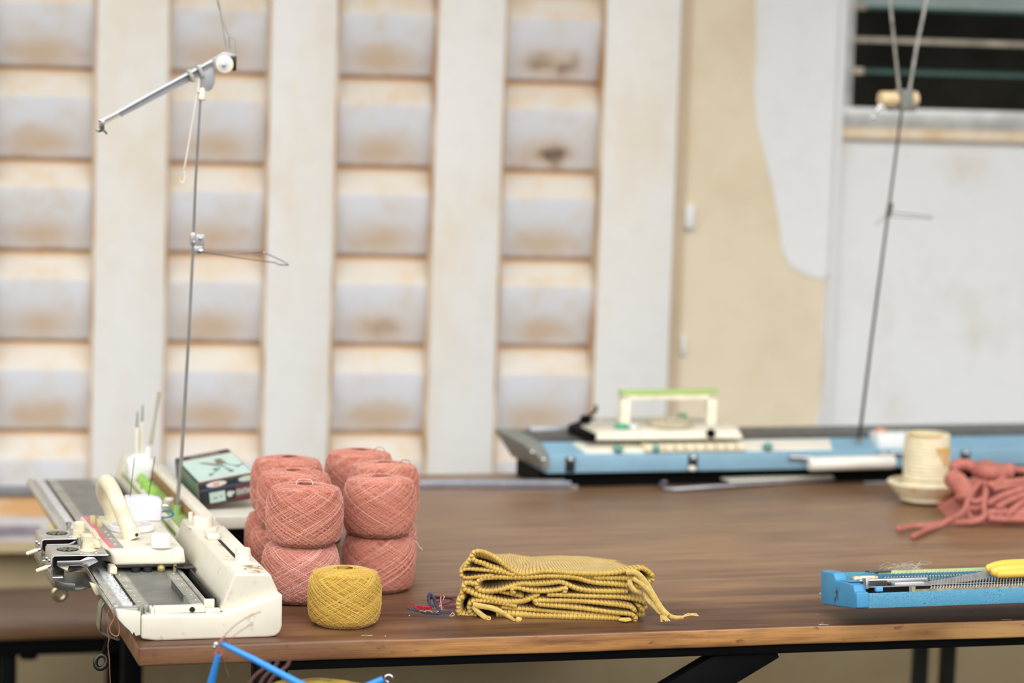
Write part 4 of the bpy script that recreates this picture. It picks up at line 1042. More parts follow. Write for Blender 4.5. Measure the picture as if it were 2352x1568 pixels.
rope(m, cat_rom([gp(*p) for p in ((1150, 560, .005), (1500, 560, .008), (1850, 560, .008), (2000, 620, .008), (2030, 680, .008), (1900, 720, .006), (1700, 790, .004), (1450, 850, .002), (1400, 740, .0), (1540, 640, .0))], 5), .0015, 4, 400)
for k in range(3): m.tube(cat_rom([gp(1650 + rnd.random() * 40, 860 + 40 * k, -.002), gp(1850, 850 + 50 * k, -.002), gp(2150, 840 + 60 * k, 0)], 4), .0011, 6)
m.build('maroon_strand', maro, tg)
m = MB()
for P in (((700, 1050), (870, 1055), (960, 1090), (980, 1040), (1100, 1045), (1230, 1105)), ((1380, 1110), (1430, 1070), (1480, 1060)), ((1560, 480), (1540, 650), (1570, 830), (1480, 870), (1570, 830), (1590, 1010)), ((1640, 460), (1690, 500), (1640, 620)), ((1900, 1240), (2000, 1130), (2080, 1200), (1950, 1260))):
    m.tube(cat_rom([gp(x, y, -.003) for x, y in P], 4), .0007, 5)
m.build('salmon_strand', salm, tg)

# ================================================================== BLUE NEEDLE BED AT THE FRONT RIGHT
nb = thing('ribber_bed', 'bright blue metal needle bed with rows of steel needles, cut off by the right edge', 'knitting machine bed', D)
X9 = Matrix.Translation((-.003, 0, .0200)) @ RX((0, 0, .015), math.radians(-9)) @ Matrix.Diagonal((1, .80, 1, 1))      # the bed is propped: its front edge stands higher than its back
LD = .75
def dbuild(m, name, mt, bevel=0., seg=2, lab=None):
    o = m.build(name, mt, nb, bevel, seg); o.data.transform(X9); 
    if lab: o['label'] = lab
    return o
m = MB(); m.bx(.004, LD, 0, .003, .0125, .0330); m.bx(.004, LD, .003, .135, .0125, .0140); m.bx(.004, LD, .128, .140, .0130, .0560); dbuild(m, 'front_apron', crackle, .0008)
m = MB(); m.prism([(-.001, .0135), (-.001, .0345), (.008, .0350), (.012, .0440), (.036, .0465), (.084, .0480), (.092, .0580), (.146, .0600), (.148, .0180), (.140, .0130), (.010, .0120)], 'x', -.013, .005); dbuild(m, 'end_cap', skyblue, .0022, 3)
m = MB(); m.bx(-.011, .006, .030, .075, .0470, .0482); dbuild(m, 'end_plate', skyblue, .001)
m = MB(); m.bx(.004, LD, .004, .120, .0135, .0300); m.bx(.010, LD, .040, .127, .0300, .0420); dbuild(m, 'inner_bed', blackhole)
m = MB(); m.bx(.100 * .0 + .075, LD, .0015, .006, .0330, .0360); dbuild(m, 'front_strip', mat('worn_strip', C(150, 146, 122), .4, .5, var=.3, vscale=80))
m = MB(); m.prism([(.005, .038), (.020, .038), (.020, .0525), (.005, .0525)], 'x', -.001 + .004, .003 + .004); m.bx(.004, .105, .034, .046, .0440, .0500); dbuild(m, 'cover_rail', mat('rail_zinc', C(176, 176, 180), .35, .8), .0008)
m = MB(); m.bx(.006, .100, .0065, .0075, .0400, .0415); m.bx(.006, .100, .0075, .032, .0400, .0410); dbuild(m, 'slide_plate', steel)
m = MB(); m.bx(.048, .092, .012, .028, .0412, .0455); dbuild(m, 'slider', mat('slider_zinc', C(196, 194, 186), .4, .6), .001)
m = MB(); m.bx(.006, .040, .018, .032, .0412, .0480); dbuild(m, 'slider_block', darksteel, .001)
m = MB(); m.bx(.010, .046, .070, .084, .0470, .0530); dbuild(m, 'worn_pad', mat('worn_pad', C(228, 214, 186), .6, dirt=(C(150, 130, 100), 120, .5, .6)), .002)
m = MB(); m.bx(.016, .026, -.0005, .008, .0345, .0415); dbuild(m, 'blue_clip', mat('clip_blue', C(96, 168, 226), .4), .001)
m = MB(); m.cyl((.071, .004, .0320), .0050, .0075, 6); dbuild(m, 'hex_nut', mat('brass_nut', C(190, 186, 150), .3, .8))
pinm = mat('pin_steel', C(150, 150, 148), .3, .8)
for i in range(62):
    x = .100 + i * .0045
    if x > LD - .02: break
    m = MB(); m.tube([(x, .0065, .0345), (x + .0032, .0110, .0480)], .00048, 6); m.ball((x + .0033, .0111, .0483), .00085, 5); dbuild(m, 'needle', pinm)
m = MB()
for i in range(62, 138):
    x = .100 + i * .0045; m.tube([(x, .0065, .0345), (x + .0032, .0110, .0480)], .00048, 5)
o = dbuild(m, 'needle', steel); o['kind'] = 'stuff'
m = MB(); m.tube([(.100, .0095, .0410), (LD, .0095, .0410)], .0007, 6); dbuild(m, 'needle_wire', steel)
m = MB()
for i in range(136):
    x = .100 + i * .0045; m.box((x, .0085, .0365), (.0016, .004, .006), RX((x, .0085, .0365), .5, 'Y'))
o = dbuild(m, 'comb_teeth', greymetal); o['kind'] = 'stuff'
for i in range(38):
    x = .052 + i * .0045; m = MB(); m.tube([(x, .060, .0400), (x, .0600, .0500), (x + .001, .0640, .0520)], .0009, 6); m.ball((x, .060, .0505), .0011, 5); dbuild(m, 'rear_needle', steel)
m = MB()
for i in range(38, 145):
    x = .052 + i * .0045; m.tube([(x, .060, .0400), (x, .0600, .0500), (x + .001, .0640, .0520)], .0009, 5)
o = dbuild(m, 'rear_needle', steel); o['kind'] = 'stuff'
# two feet, the right one out of frame, carry the raised front
m = MB(); m.bx(.45, .48, .004, .03, .001, .0140); m.build('foot', darksteel, nb)
# green comb lying on it
gc = thing('green_comb', 'pale green toothed strip lying along the back of the blue bed', 'comb', D)
m = MB(); m.bx(.052, LD, .086, .112, .0545, .0580)
for i in range(60): m.bx(.070 + i * .0062, .072 + i * .0062, .0845, .0865, .0540, .0575)
o = m.build('comb_body', mat('pale_green_plastic', C(190, 200, 146), .5, var=.08), gc); o.data.transform(X9)
m = MB(); m.bx(.036, .070, .080, .100, .0570, .0600); o = m.build('comb_end', mat('grey_end', C(96, 96, 92), .5, .3), gc, .002); o.data.transform(X9)
m = MB(); rnd = random.Random(8)
base = D.V(2085, 1305, .08)
for k in range(70):
    a = D.V(2050 + rnd.random() * 60, 1296 + rnd.random() * 14, .085); b = a + Vector((rnd.uniform(-.03, .03), rnd.uniform(-.01, .01), rnd.uniform(-.006, .006))); c = a.lerp(b, .5) + Vector((0, 0, rnd.uniform(.0, .006)))
    m.tube(cat_rom([a, c, b], 4), .00016, 3)
o = m.build('lint_tuft', mat('grey_lint', C(190, 184, 172), .9)); o.location = D.O; o.rotation_euler = (0, 0, D.a); o.scale = (D.s,) * 3; tag(o, 'wispy grey lint caught on the end of the green strip', 'lint', kind='stuff')
# yellow handled scissors
ys = thing('scissors', 'scissors with bright yellow plastic handles resting on the needles of the blue bed', 'scissors', D)
yelp = mat('yellow_plastic', C(240, 190, 78), .32, var=.04)
P = [D.V(x, y, .035) for x, y in ((2262, 1312), (2280, 1300), (2300, 1294), (2352, 1289), (2420, 1286), (2480, 1292))]
m = MB(); m.tube(cat_rom([D.V(2266, 1307, .04), D.V(2300, 1296, .045), D.V(2360, 1292, .05), D.V(2440, 1290, .05)], 6), [.0035] + [.0062] * 18, 16, flat=.7); m.build('handle', yelp, ys)
m = MB(); m.tube(cat_rom([D.V(2276, 1314, .02), D.V(2300, 1308, .02), D.V(2360, 1303, .02), D.V(2440, 1300, .02)], 6), [.0045] + [.0072] * 18, 16, flat=.8)
m.tube(cat_rom([D.V(2289, 1318, .014), D.V(2310, 1318, .014), D.V(2360, 1316, .014), D.V(2440, 1312, .014)], 6), [.0035] + [.0055] * 18, 16); m.build('handle', yelp, ys)
m = MB(); a = D.V(2275, 1320, .028); b = D.V(2165, 1337, .020); c = D.V(2100, 1340, .016)
m.add([a + Vector((0, 0, .006)), a + Vector((0, 0, -.004)), b + Vector((0, 0, .003)), b + Vector((0, 0, -.004)), c, a + Vector((0, .004, .006)), a + Vector((0, .004, -.004)), b + Vector((0, .004, .003)), b + Vector((0, .004, -.004)), c + Vector((0, .003, 0))],
    [(0, 2, 3, 1), (2, 4, 3), (5, 6, 8, 7), (7, 8, 9), (0, 5, 7, 2), (2, 7, 9, 4), (1, 3, 8, 6), (3, 4, 9, 8), (0, 1, 6, 5)]); m.build('blade', mat('dull_blade', C(176, 172, 168), .4, .4, var=.2, vscale=60), ys)

# ================================================================== BACK KNITTING MACHINE
bk = thing('knitting_machine', 'grey blue knitting machine along the back edge of the table, out of focus', 'knitting machine', B)
LBk = 1.12
m = MB(); m.prism([(0, .004), (0, .0355), (.050, .0500), (.052, .0515), (.190, .0535), (.190, .004)], 'x', .004, LBk); m.build('body', blueback, bk, .002)
m = MB(); m.bx(.0, LBk, .030, .165, -.0245, .0045); m.build('base', blackm, bk)  # black block for the feet; its colour fills the shadow gap underneath
m = MB(); m.prism([(-.003, .010), (-.003, .0375), (.050, .0530), (.195, .0560), (.195, .004)], 'x', lambda i: [.000, -.014, -.030, -.036, .0][i], .008); m.build('end_cap', greyback, bk, .002)
for (y_, z_) in ((.020, .040), (-.001, .030)):
    m = MB(); m.ball((-.018 if y_ > 0 else -.004, y_ - .004, z_), .0040, 8); m.build('cap_screw', chrome, bk)
for u_, s_ in ((.047, .9), (.277, 1.0), (.812, 1.)):
    m = MB(); m.bx(u_ - .009, u_ + .009, -.0012, .001, .006, .0330); m.build('clamp_slot', blackhole, bk, .0008)
    m = MB(); m.ball((u_, -.003, .029), .0052, 8); m.build('clamp_bolt', steel, bk)
    if u_ == .277:
        m = MB(); m.ball((u_ - .003, -.006, .010), .0075, 10, sz=.7); m.build('clamp_knob', cream2, bk)
m = MB(); m.bx(0.01, LBk, .0535, .186, .0520, .0545); 
nbk = mat('dark_needle_bed', C(104, 104, 98), .45, .5, var=.1)
m.build('needle_bed', nbk, bk)
m = MB()
for i in range(240):
    x = .02 + i * .0045; m.bx(x, x + .0018, .058, .150, .0545, .0575)
o = m.build('needle', mat('needle_row', C(150, 150, 146), .35, .8), bk); o['kind'] = 'stuff'
m = MB(); m.bx(.020, .12, .150, .176, .0560, .0640); m.build('rear_rail', mat('rail_light', C(190, 192, 196), .4, .5), bk, .001)
def sl(v): return .0355 + (v / .05) * .0145
m = MB()
m.prism([(.006, sl(.006) - .001), (.046, sl(.046) - .001), (.047, sl(.046) + .0030), (.006, sl(.006) + .0030)], 'x', lambda i: [.078, .066, .066, .078][i], lambda i: [.549, .560, .560, .549][i]); m.build('scale_panel', cream2, bk, .001)
for k in range(10):
    x = .186 + k * .0195
    m = MB(); m.bx(x, x + .0165, -.001, .034, sl(.010) + .001, sl(.034) + .0070); m.build('pattern_key', ivory, bk, .0012)
for (px_) in (1409, 1494, 1751):
    u_ = B.V(px_, 1014, .03).x
    m = MB(); m.ball((u_, .004, sl(.006) + .0085), .0095, 10, sz=.8); m.build('green_button', mat('teal_button', C(98, 150, 136), .4), bk)
# white box with three studs and an orange tab
u0_ = B.V(2008, 1010, .03).x; u1_ = B.V(2085, 1010, .03).x
m = MB(); m.bx(u0_, u1_ + .01, .010, .055, sl(.01) - .004, .0640); m.build('counter_box', white, bk, .003)
m = MB(); m.bx(u0_ + .008, u0_ + .024, .030, .050, .0640, .0700); m.build('orange_tab', mat('orange_tab', C(222, 160, 128), .5), bk, .002)
for k in range(3):
    m = MB(); m.cyl((u0_ + .036 + k * .016, .045, .064), .003, .006, 12); m.build('stud', greyback, bk)
rr = thing('white_roller', 'white cylinder roller with steel pins lying in front of the grey blue machine', 'roller', B)
a = B.V(1858, 1066, -.018); b = B.V(2053, 1060, -.018)
m = MB(); dv = (b - a).normalized(); L_ = (b - a).length
m.lathe([(.010, 0), (.0125, .003), (.0125, L_ - .003), (.010, L_)], (0, 0, 0), 28, along(a, dv)); m.build('cylinder', mat('roller_white', C(232, 228, 214), .4, var=.05, vscale=20), rr, smoothang=50)
m = MB(); m.tube([a + Vector((-.034, .012, .012)), a + Vector((.008, .012, .010))], .0050, 10); m.build('pin', steel, rr)
m = MB(); m.tube([b + Vector((-.028, .008, .015)), b + Vector((.04, .012, .014))], .0040, 10); m.ball(tuple(b + Vector((-.004, -.002, .016))), .005, 8); m.build('pin', steel, rr)
# carriage on the back machine
bc = thing('knitting_carriage', 'cream carriage with lime green topped handle on the grey blue machine', 'knitting carriage', B)
z0, z1 = .0595, .0745
botp = [(.095, .012), (.375, .004), (.392, .060), (.388, .185), (.150, .195), (.096, .120)]
topp = [(.103, .020), (.368, .012), (.384, .062), (.360, .178), (.160, .186), (.108, .115)]
m = MB(); n = len(botp); m.add([(x, y, z0) for x, y in botp] + [(x, y, z1) for x, y in topp], [tuple(range(n))[::-1], tuple(range(n, 2 * n))] + [(i, (i + 1) % n, n + (i + 1) % n, n + i) for i in range(n)]); m.build('carriage_cover', mat('aged_cream', C(226, 219, 196), .45, var=.06, vscale=12, dirt=(C(190, 170, 130), 20, .6, .8)), bc, .004, 3)
m = MB(); m.prism([(.100, .055), (.360, .050), (.350, .168), (.170, .176)], 'z', z1, z1 + .0012); m.build('top_plate', mat('grey_cream_plate', C(200, 194, 176), .5, var=.1, vscale=16), bc)
m = MB(); m.prism([(.085, .020), (.098, .012), (.100, .12), (.150, .196), (.30, .196), (.30, .204), (.14, .204), (.082, .125)], 'z', .0570, .0720); m.build('side_brush', blackm, bc, .002)
hx0 = B.V(1434, 950, .095).x; hx1 = B.V(1632, 950, .095).x; hz = B.V(1530, 905, .095).z
m = MB(); m.bx(hx0 - .009, hx0 + .009, .086, .104, z1, hz); m.bx(hx1 - .009, hx1 + .009, .086, .104, z1, hz); m.bx(hx0 - .009, hx1 + .009, .086, .104, hz - .010, hz + .0005); m.build('handle', mat('handle_cream', C(234, 226, 202), .4), bc, .002)
m = MB(); m.bx(hx0 - .010, hx1 + .010, .084, .106, hz, hz + .008); m.build('handle_grip', mat('lime_grip', C(170, 196, 108), .45, var=.04), bc, .002)
c = B.V(1545, 965, .060)
m = MB(); m.lathe([(.040, 0), (.042, .004), (.040, .011), (.033, .011), (.030, .004), (.001, .004)], (c.x, .072, z1 + .001), 40); m.build('stitch_dial', mat('dial_brown_grey', C(180, 168, 140), .45, var=.1), bc)
m = MB(); m.cyl((c.x, .072, z1 + .004), .012, .009, 20); m.build('dial_hub', mat('dial_hub', C(196, 184, 150), .5), bc)
c = B.V(1428, 965, .050); m = MB(); m.lathe([(.013, 0), (.013, .006), (.010, .008), (.001, .008)], (c.x, .05, z1 + .001), 24); m.build('green_button', mat('green_button', C(86, 176, 140), .4), bc)
c = B.V(1568, 932, .15); m = MB(); m.lathe([(.009, 0), (.009, .010), (.001, .011)], (c.x, .150, z1 + .001), 20); m.build('green_button', mat('green_button2', C(100, 176, 146), .4), bc)
c = B.V(1454, 968, .05); m = MB(); m.cyl((c.x, .05, z1 + .001), .008, .007, 20); m.build('white_button', white, bc)
c = B.V(1632, 995, .01); m = MB(); m.ball((c.x, .008, c.z), .0085, 8); m.build('black_knob', blackm, bc)
c = B.V(1345, 963, .10); m = MB(); m.ball((c.x, .10, c.z), .011, 8, sz=.8); m.tube([(c.x, .10, c.z), (c.x + .03, .13, c.z + .012), (.16, .20, c.z + .010)], .003, 8); m.build('side_knob', blackm, bc)

# back mast
bf = Fr(B.O + B.u * .580 + B.v * .029 + Vector((0, 0, .0430)), 17.2, .967)
m2 = thing('yarn_mast', 'thin blurred steel yarn mast with a cream spool standing on the back machine', 'yarn mast', bf)
q = lambda x, y, v=0: bf.V(x, y, v)
m = MB(); p0 = q(1972, 1022); p0.z = 0; m.tube([p0, q(2003, 770), q(2040, 490), q(2072, 245)], [.0030, .0027, .0024, .0022], 10); m.build('pole', darksteel, m2)
m = MB(); m.cyl((p0.x, p0.y, 0), .006, .008, 16); m.build('pole_foot', greyback, m2)
c = q(2043, 480); m = MB(); m.tube([q(2040, 496), q(2046, 466)], .0055, 8); m.build('guide_clip', mat('brown_clip', C(90, 84, 70), .5, .4), m2)
m = MB(); m.tube([q(2044, 487), q(2142, 498), q(2140, 502), q(2044, 497), q(2010, 516), q(2022, 500), q(2046, 492)], .0009, 6); m.build('guide_wire', steel, m2)
a = q(2019, 228); b = q(2107, 228); m = MB(); dv = (b - a).normalized(); Lw = (b - a).length
m.lathe([(.010, 0), (.0145, .003), (.0145, Lw * .44), (.009, Lw * .48), (.009, Lw * .78), (.0145, Lw * .80), (.0145, Lw - .003), (.010, Lw)], (0, 0, 0), 28, along(a, dv)); m.build('spool', mat('spool_wood', C(222, 196, 152), .5, var=.1, vscale=60), m2, smoothang=40)
m = MB(); c = q(2076, 228); m.box(c, (.022, .034, .036)); c = q(2070, 252); m.box(c, (.05, .02, .004)); m.build('spool_bracket', greyback, m2, .001)
m = MB(); m.tube([q(2066, 212, -.01), q(2055, 110, -.01), q(2044, 0, -.01), q(2040, -40, -.01)], .0026, 8); m.build('spring_wire', greymetal, m2)
m = MB(); m.tube([q(2088, 212, -.01), q(2105, 110, -.01), q(2128, 0, -.01), q(2136, -40, -.01)], .0028, 8); m.build('spring_wire', greymetal, m2)
m = MB()
for (x, y, r) in ((2011, 256, .0065), (2006, 270, .006), (2026, 246, .006), (2024, 262, .004)):
    c = q(x, y, -.012); m.ball(tuple(c), r * .8, 8)
m.tube([q(2022, 240, -.01), q(2004, 268, -.01)], .002, 6); m.build('thread_guide', chrome, m2)

# ================================================================== TOOLS LYING ON THE TABLE AT THE BACK
def ontab(px, py, h=0): p = atZ(px, py, TT + h); return p
def lay(name, label, cat, px, py, deg, h=0.):
    return Fr(atZ(px, py, TT) + Vector((0, 0, .0006)), deg)
a = atZ(900, 1122, TT); b = atZ(1312, 1121, TT)
fr_ = Fr(a, math.degrees(math.atan2(b.y - a.y, b.x - a.x))); L_ = (b - a).length
cs = thing('steel_comb', 'long grey steel comb strip lying on the table behind the yarn cakes', 'comb', fr_)
m = MB(); m.bx(0, L_, 0, .012, .0006, .0120); m.build('strip', mat('grey_strip', C(150, 154, 164), .35, .7), cs, .001)
m = MB()
for k in range(50): m.bx(.03 + k * (L_ - .04) / 50, .033 + k * (L_ - .04) / 50, .002, .008, .0120, .0155)
m.bx(L_ - .002, L_ + .012, .002, .007, .001, .005)
m.build('teeth', steel, cs)
sh_ = thing('stitch_holder', 'long bent steel wire stitch holder lying in front of the grey blue machine', 'stitch holder', Fr(atZ(1545, 1128, TT), 17))
sf = Fr(sh_.location, 17)
zz = .005
P = [sf.loc(atZ(x, y, TT + zz)) for x, y in ((2020, 1083), (1850, 1092), (1680, 1100), (1520, 1106), (1516, 1114), (1530, 1122), (1548, 1124), (1700, 1113), (1900, 1100), (2060, 1080), (2075, 1070))]
m = MB(); m.tube(P, .0036, 10); m.build('wire', mat('holder_steel', C(178, 178, 184), .3, .8), sh_)
pc = Fr(atZ(1670, 1111, TT), 17)
ps = thing('punched_strip', 'narrow cream punched strip lying on the wire stitch holder', 'strip', pc)
a = pc.loc(atZ(1668, 1104, TT + .010)); b = pc.loc(atZ(1905, 1093, TT + .010))
dv = (b - a).normalized(); nv = Vector((-dv.y, dv.x, 0))
m = MB(); m.add([a - nv * .012 + Vector((0, 0, 0)), b - nv * .012, b + nv * .02, a + nv * .02] + [p + Vector((0, 0, .0025)) for p in (a - nv * .012, b - nv * .012, b + nv * .02, a + nv * .02)], [(0, 1, 2, 3), (4, 7, 6, 5), (0, 4, 5, 1), (1, 5, 6, 2), (2, 6, 7, 3), (3, 7, 4, 0)]); m.build('strip_body', cream2, ps)
m = MB()
for k in range(12):
    c = a.lerp(b, .1 + .075 * k); m.cyl((c.x, c.y, c.z + .0025), .0025, .0004, 10)
m.build('punch_marks', mat('olive_marks', C(140, 136, 100), .6), ps)
a = atZ(1985, 1112, TT); o_ = Fr(a, 17)
m = MB(); m.bx(0, .045, 0, .012, .0004, .004); o = m.build('steel_plate', mat('plate_grey', C(160, 158, 162), .35, .7), None, .001); o.location = a; o.rotation_euler = (0, 0, math.radians(15)); tag(o, 'short grey steel plate lying left of the woven bowl', 'plate')

# ================================================================== WOVEN BOWL AND CUP
bc0 = atZ(2120, 1155, TT); bcen = Vector((bc0.x, bc0.y, TT + .0006))
straw = mat('pale_coiled_straw', C(226, 214, 178), .7, var=.06, vscale=60, bump=.3, bscale=700)
ochre = mat('ochre_straw', C(210, 162, 84), .7, var=.12, vscale=90)
def coil(prof_fn, n, rr_): pass
bw = thing('woven_bowl', 'shallow coiled straw bowl with a small ochre pattern on the table', 'bowl', loc=bcen)
m = MB(); ks = 15
outer = []
for k in range(ks * 4 + 1):
    t = k / (ks * 4); r = .024 + .038 * t ** .78; z = .0012 + .034 * t ** 1.08; bump_ = .0009 * abs(math.sin(math.pi * t * ks)); outer.append((r + bump_, z))
inner = [(max(.002, r - .006), z + .003) for r, z in outer[::-1]]
m.lathe([(.002, .0012)] + outer + [(.0595, .0375)] + inner, (0, 0, 0), 56, caps=False); m.build('coiled_body', straw, bw, smoothang=75)
m = MB()
for (ang, k0, n_) in ((-118, 50, 8), (-36, 44, 5), (-42, 36, 5), (-50, 30, 4), (-58, 26, 4), (-64, 22, 3)):
    for i in range(n_):
        t = (k0 + i) / (ks * 4); t = min(t, 1); r = .024 + .038 * t ** .78 + .0010; z = .0012 + .034 * t ** 1.08; a = math.radians(ang + (i % 2) * 3)
        m.box((0, 0, 0), (.006, .0014, .003), Matrix.Translation((r * math.cos(a), r * math.sin(a), z)) @ Matrix.Rotation(a + math.pi / 2, 4, 'Z'))
m.build('ochre_pattern', ochre, bw)
cu = thing('woven_cup', 'tall coiled straw cup with an ochre triangle pattern standing in the bowl', 'cup', loc=bcen + Vector((.0025, .001, .0052)))
m = MB()
def rr2(z):
    if z < .030: return .0415 - .004 * (z / .030)
    if z < .040: return .0375 + .0010 * ((z - .030) / .010)
    return .0370 + .0012 * math.sin((z - .03) / .08 * math.pi)
pr = []
for k in range(17 * 5 + 1):
    z = .113 * k / (17 * 5); pr.append((rr2(z) + .0010 * abs(math.sin(math.pi * k / 5)) - (.0016 if abs(z - .034) < .0025 else 0), z))
m.lathe([(.001, .0)] + pr + [(.0350, .1140)] + [(r - .006, z) for r, z in pr[::-1][:70]] + [(.001, .03)], (0, 0, 0), 56, caps=False); m.build('coiled_body', straw, cu, smoothang=75)
m = MB()
def patch(ang, z, w_=.006, h_=.0034):
    a = math.radians(ang); r = rr2(z) + .0010
    m.box((0, 0, 0), (w_, .0014, h_), Matrix.Translation((r * math.cos(a), r * math.sin(a), z)) @ Matrix.Rotation(a + math.pi / 2, 4, 'Z'))
for row, (z, a0, a1, st) in enumerate(((.0910, -74, -22, 1), (.0865, -74, -22, 1), (.0820, -68, -26, 2), (.0770, -62, -28, 2), (.0725, -57, -31, 2), (.0680, -53, -34, 2), (.0635, -49, -37, 2))):
    a = a0 + (row % 2) * 4
    while a <= a1: patch(a, z, .0040); a += (6.4 if st == 1 else 9.5)
m.build('ochre_pattern', ochre, cu); m = MB()
for a in range(-150, -60, 7): patch(a, .1125, .004, .003)
m.build('rim_pattern', ochre, cu)

# ================================================================== CORAL KNIT HEAP
HO = atZ(2230, 1200, TT); hp = thing('fringed_scarf', 'heap of coral pink knitted scarf with long cord fringes at the right', 'scarf', loc=HO)
coral = mat('coral_knit', C(176, 106, 92), .85, var=.16, vscale=60, bump=.6, bscale=300)
HF = Fr(HO, 0)
def hp_(X, Y_, y, mn=.004):
    p = HF.V(2040 + X / 6.817, 1020 + Y_ / 6.817, y); return p if p.z >= mn else HF.Z(2040 + X / 6.817, 1020 + Y_ / 6.817, mn)
# draped body: a height field sheet
m = MB(); nx, ny = 44, 26; vs = []; fs = []; rnd = random.Random(5)
x0_, x1_ = -.035, .30; y0_, y1_ = -.02, .20
def hz_(x, y):
    t = (x - x0_) / .09; rise = min(1, max(0, t)); ed = min(1, max(0, (y - y0_) / .10)) * min(1, max(0, (y1_ - y) / .03))
    e = rise ** .5 * ed ** .6
    base = .022 * math.exp(-((x - .01) / .09) ** 2) + .036 * (1 if x > .0 else rise)
    return .002 + base * e * (1 + .10 * math.sin(x * 60 + y * 30) + .07 * math.sin(y * 110 - x * 25)) 
for j in range(ny + 1):
    for i in range(nx + 1):
        x = x0_ + (x1_ - x0_) * i / nx; y = y0_ + (y1_ - y0_) * j / ny; vs.append((x, y, hz_(x, y)))
for j in range(ny):
    for i in range(nx): a = j * (nx + 1) + i; fs.append((a, a + 1, a + nx + 2, a + nx + 1))
n0 = len(vs); vs += [(v_[0], v_[1], .0006) for v_ in vs]
for j in range(ny):
    for i in range(nx): a = n0 + j * (nx + 1) + i; fs.append((a, a + nx + 1, a + nx + 2, a + 1))
for i in range(nx):
    a = i; fs.append((a, a + n0, a + n0 + 1, a + 1)); a = ny * (nx + 1) + i; fs.append((a, a + 1, a + n0 + 1, a + n0))
for j in range(ny):
    a = j * (nx + 1); fs.append((a, a + nx + 1, a + nx + 1 + n0, a + n0)); a = j * (nx + 1) + nx; fs.append((a, a + n0, a + nx + 1 + n0, a + nx + 1))
m.add(vs, fs); m.build('folded_cloth', coral, hp, smoothang=180)
cords = [
 ([(1500, 520, .06), (1400, 640, .03), (1300, 760, .01), (1240, 900, -.01), (1190, 1030, -.03), (1080, 1120, -.05), (960, 1180, -.07), (780, 1280, -.08), (600, 1340, -.09), (380, 1450, -.10)], .0055),
 ([(1500, 520, .06), (1530, 700, .02), (1510, 850, .0), (1500, 1000, -.02), (1500, 1130, -.03), (1350, 1210, -.04), (1150, 1220, -.05), (950, 1220, -.06), (700, 1270, -.07), (350, 1290, -.08), (150, 1330, -.08)], .0060),
 ([(1900, 480, .06), (1750, 560, .03), (1640, 640, .02), (1560, 600, .02)], .006),
 ([(2300, 500, .05), (2100, 560, .03), (1800, 600, .02), (1600, 620, .02)], .006),
 ([(2400, 600, .03), (2100, 700, .01), (1800, 800, -.005), (1560, 930, -.01)], .0065),
 ([(2400, 700, .02), (2100, 800, .0), (1850, 900, -.01), (1700, 1000, -.02)], .0065),
 ([(2400, 800, .01), (2150, 880, .0), (1980, 1000, -.02), (1850, 1110, -.03)], .0065),
 ([(2400, 900, .0), (2200, 980, -.01), (2060, 1080, -.02), (2000, 1170, -.03)], .0065),
 ([(2400, 1000, -.01), (2250, 1060, -.02), (2150, 1150, -.03)], .0060),
 ([(2400, 1150, -.03), (2100, 1170, -.03), (1800, 1170, -.03), (1560, 1150, -.03)], .0070),
 ([(1900, 1130, -.02), (1700, 1060, -.02), (1530, 1080, -.02)], .0065),
 ([(1480, 860, .0), (1380, 900, .0), (1280, 880, .0)], .0060), ([(1480, 980, -.01), (1360, 1010, -.01), (1250, 980, -.01)], .0055),
 ([(1240, 980, -.01), (1250, 1080, -.02), (1320, 1170, -.03), (1400, 1160, -.03)], .0050),
 ([(2400, 420, .08), (2000, 400, .09), (1700, 350, .09), (1500, 290, .09)], .008),
 ([(1000, 380, .06), (1100, 320, .06), (1260, 330, .06), (1400, 400, .06)], .010),
 ([(1000, 520, .05), (1120, 620, .03), (1200, 760, .02), (1190, 900, .01)], .016),
 ([(1380, 360, .05), (1500, 420, .05), (1700, 440, .05), (1950, 420, .05)], .014),
 ([(2400, 560, .04), (2100, 620, .03), (1850, 660, .02), (1640, 700, .01)], .007),
 ([(2400, 1080, -.015), (2200, 1100, -.02), (1950, 1080, -.02), (1780, 1040, -.02)], .007)]
for pts_, r_ in cords:
    m = MB(); P = cat_rom([hp_(*p, mn=r_ + .0005) for p in pts_], 7); r_ = r_ * (.82 if r_ < .009 else 1); m.tube(P, [r_ * (1 + .08 * math.sin(i * 1.7)) for i in range(len(P))], 12); m.build('fringe_cord', coral, hp, smoothang=180)

# ================================================================== BOX AND CASES BEHIND THE YARN
BXM = Matrix.Rotation(.37, 4, 'Z') @ Matrix.Rotation(-.156, 4, 'Y') @ Matrix.Rotation(.12, 4, 'X')
bxp = Vector((-.453, 3.948, .803))
gb = thing('cardboard_box', 'mint green and black patterned cardboard box tilted behind the yarn cakes', 'box', loc=bxp)
gb.rotation_euler = BXM.to_euler()
bw_, bd_, bh_ = .0865, .141, .037
mint = mat('mint_card', C(186, 208, 196), .5, var=.04); blk = mat('charcoal_card', C(42, 44, 48), .45, var=.2, vscale=40); dg = mat('dark_green_card', C(96, 124, 96), .5, var=.2, vscale=26); pkb = mat('salmon_line', C(214, 172, 148), .5); gryc = mat('grey_letter_card', C(150, 150, 140), .5)
m = MB(); m.bx(0, bw_, 0, bd_, 0, bh_); m.build('carton', blk, gb, .003, 3)
m = MB(); m.bx(.0025, bw_ - .0025, .006, bd_ - .026, bh_ - .0002, bh_ + .0004); m.build('top_panel', mint, gb)
m = MB(); m.bx(.002, bw_ - .002, .0045, .0065, bh_ - .0002, bh_ + .0006); m.bx(.002, bw_ - .002, bd_ - .027, bd_ - .0245, bh_ - .0002, bh_ + .0006); m.build('trim_line', pkb, gb)
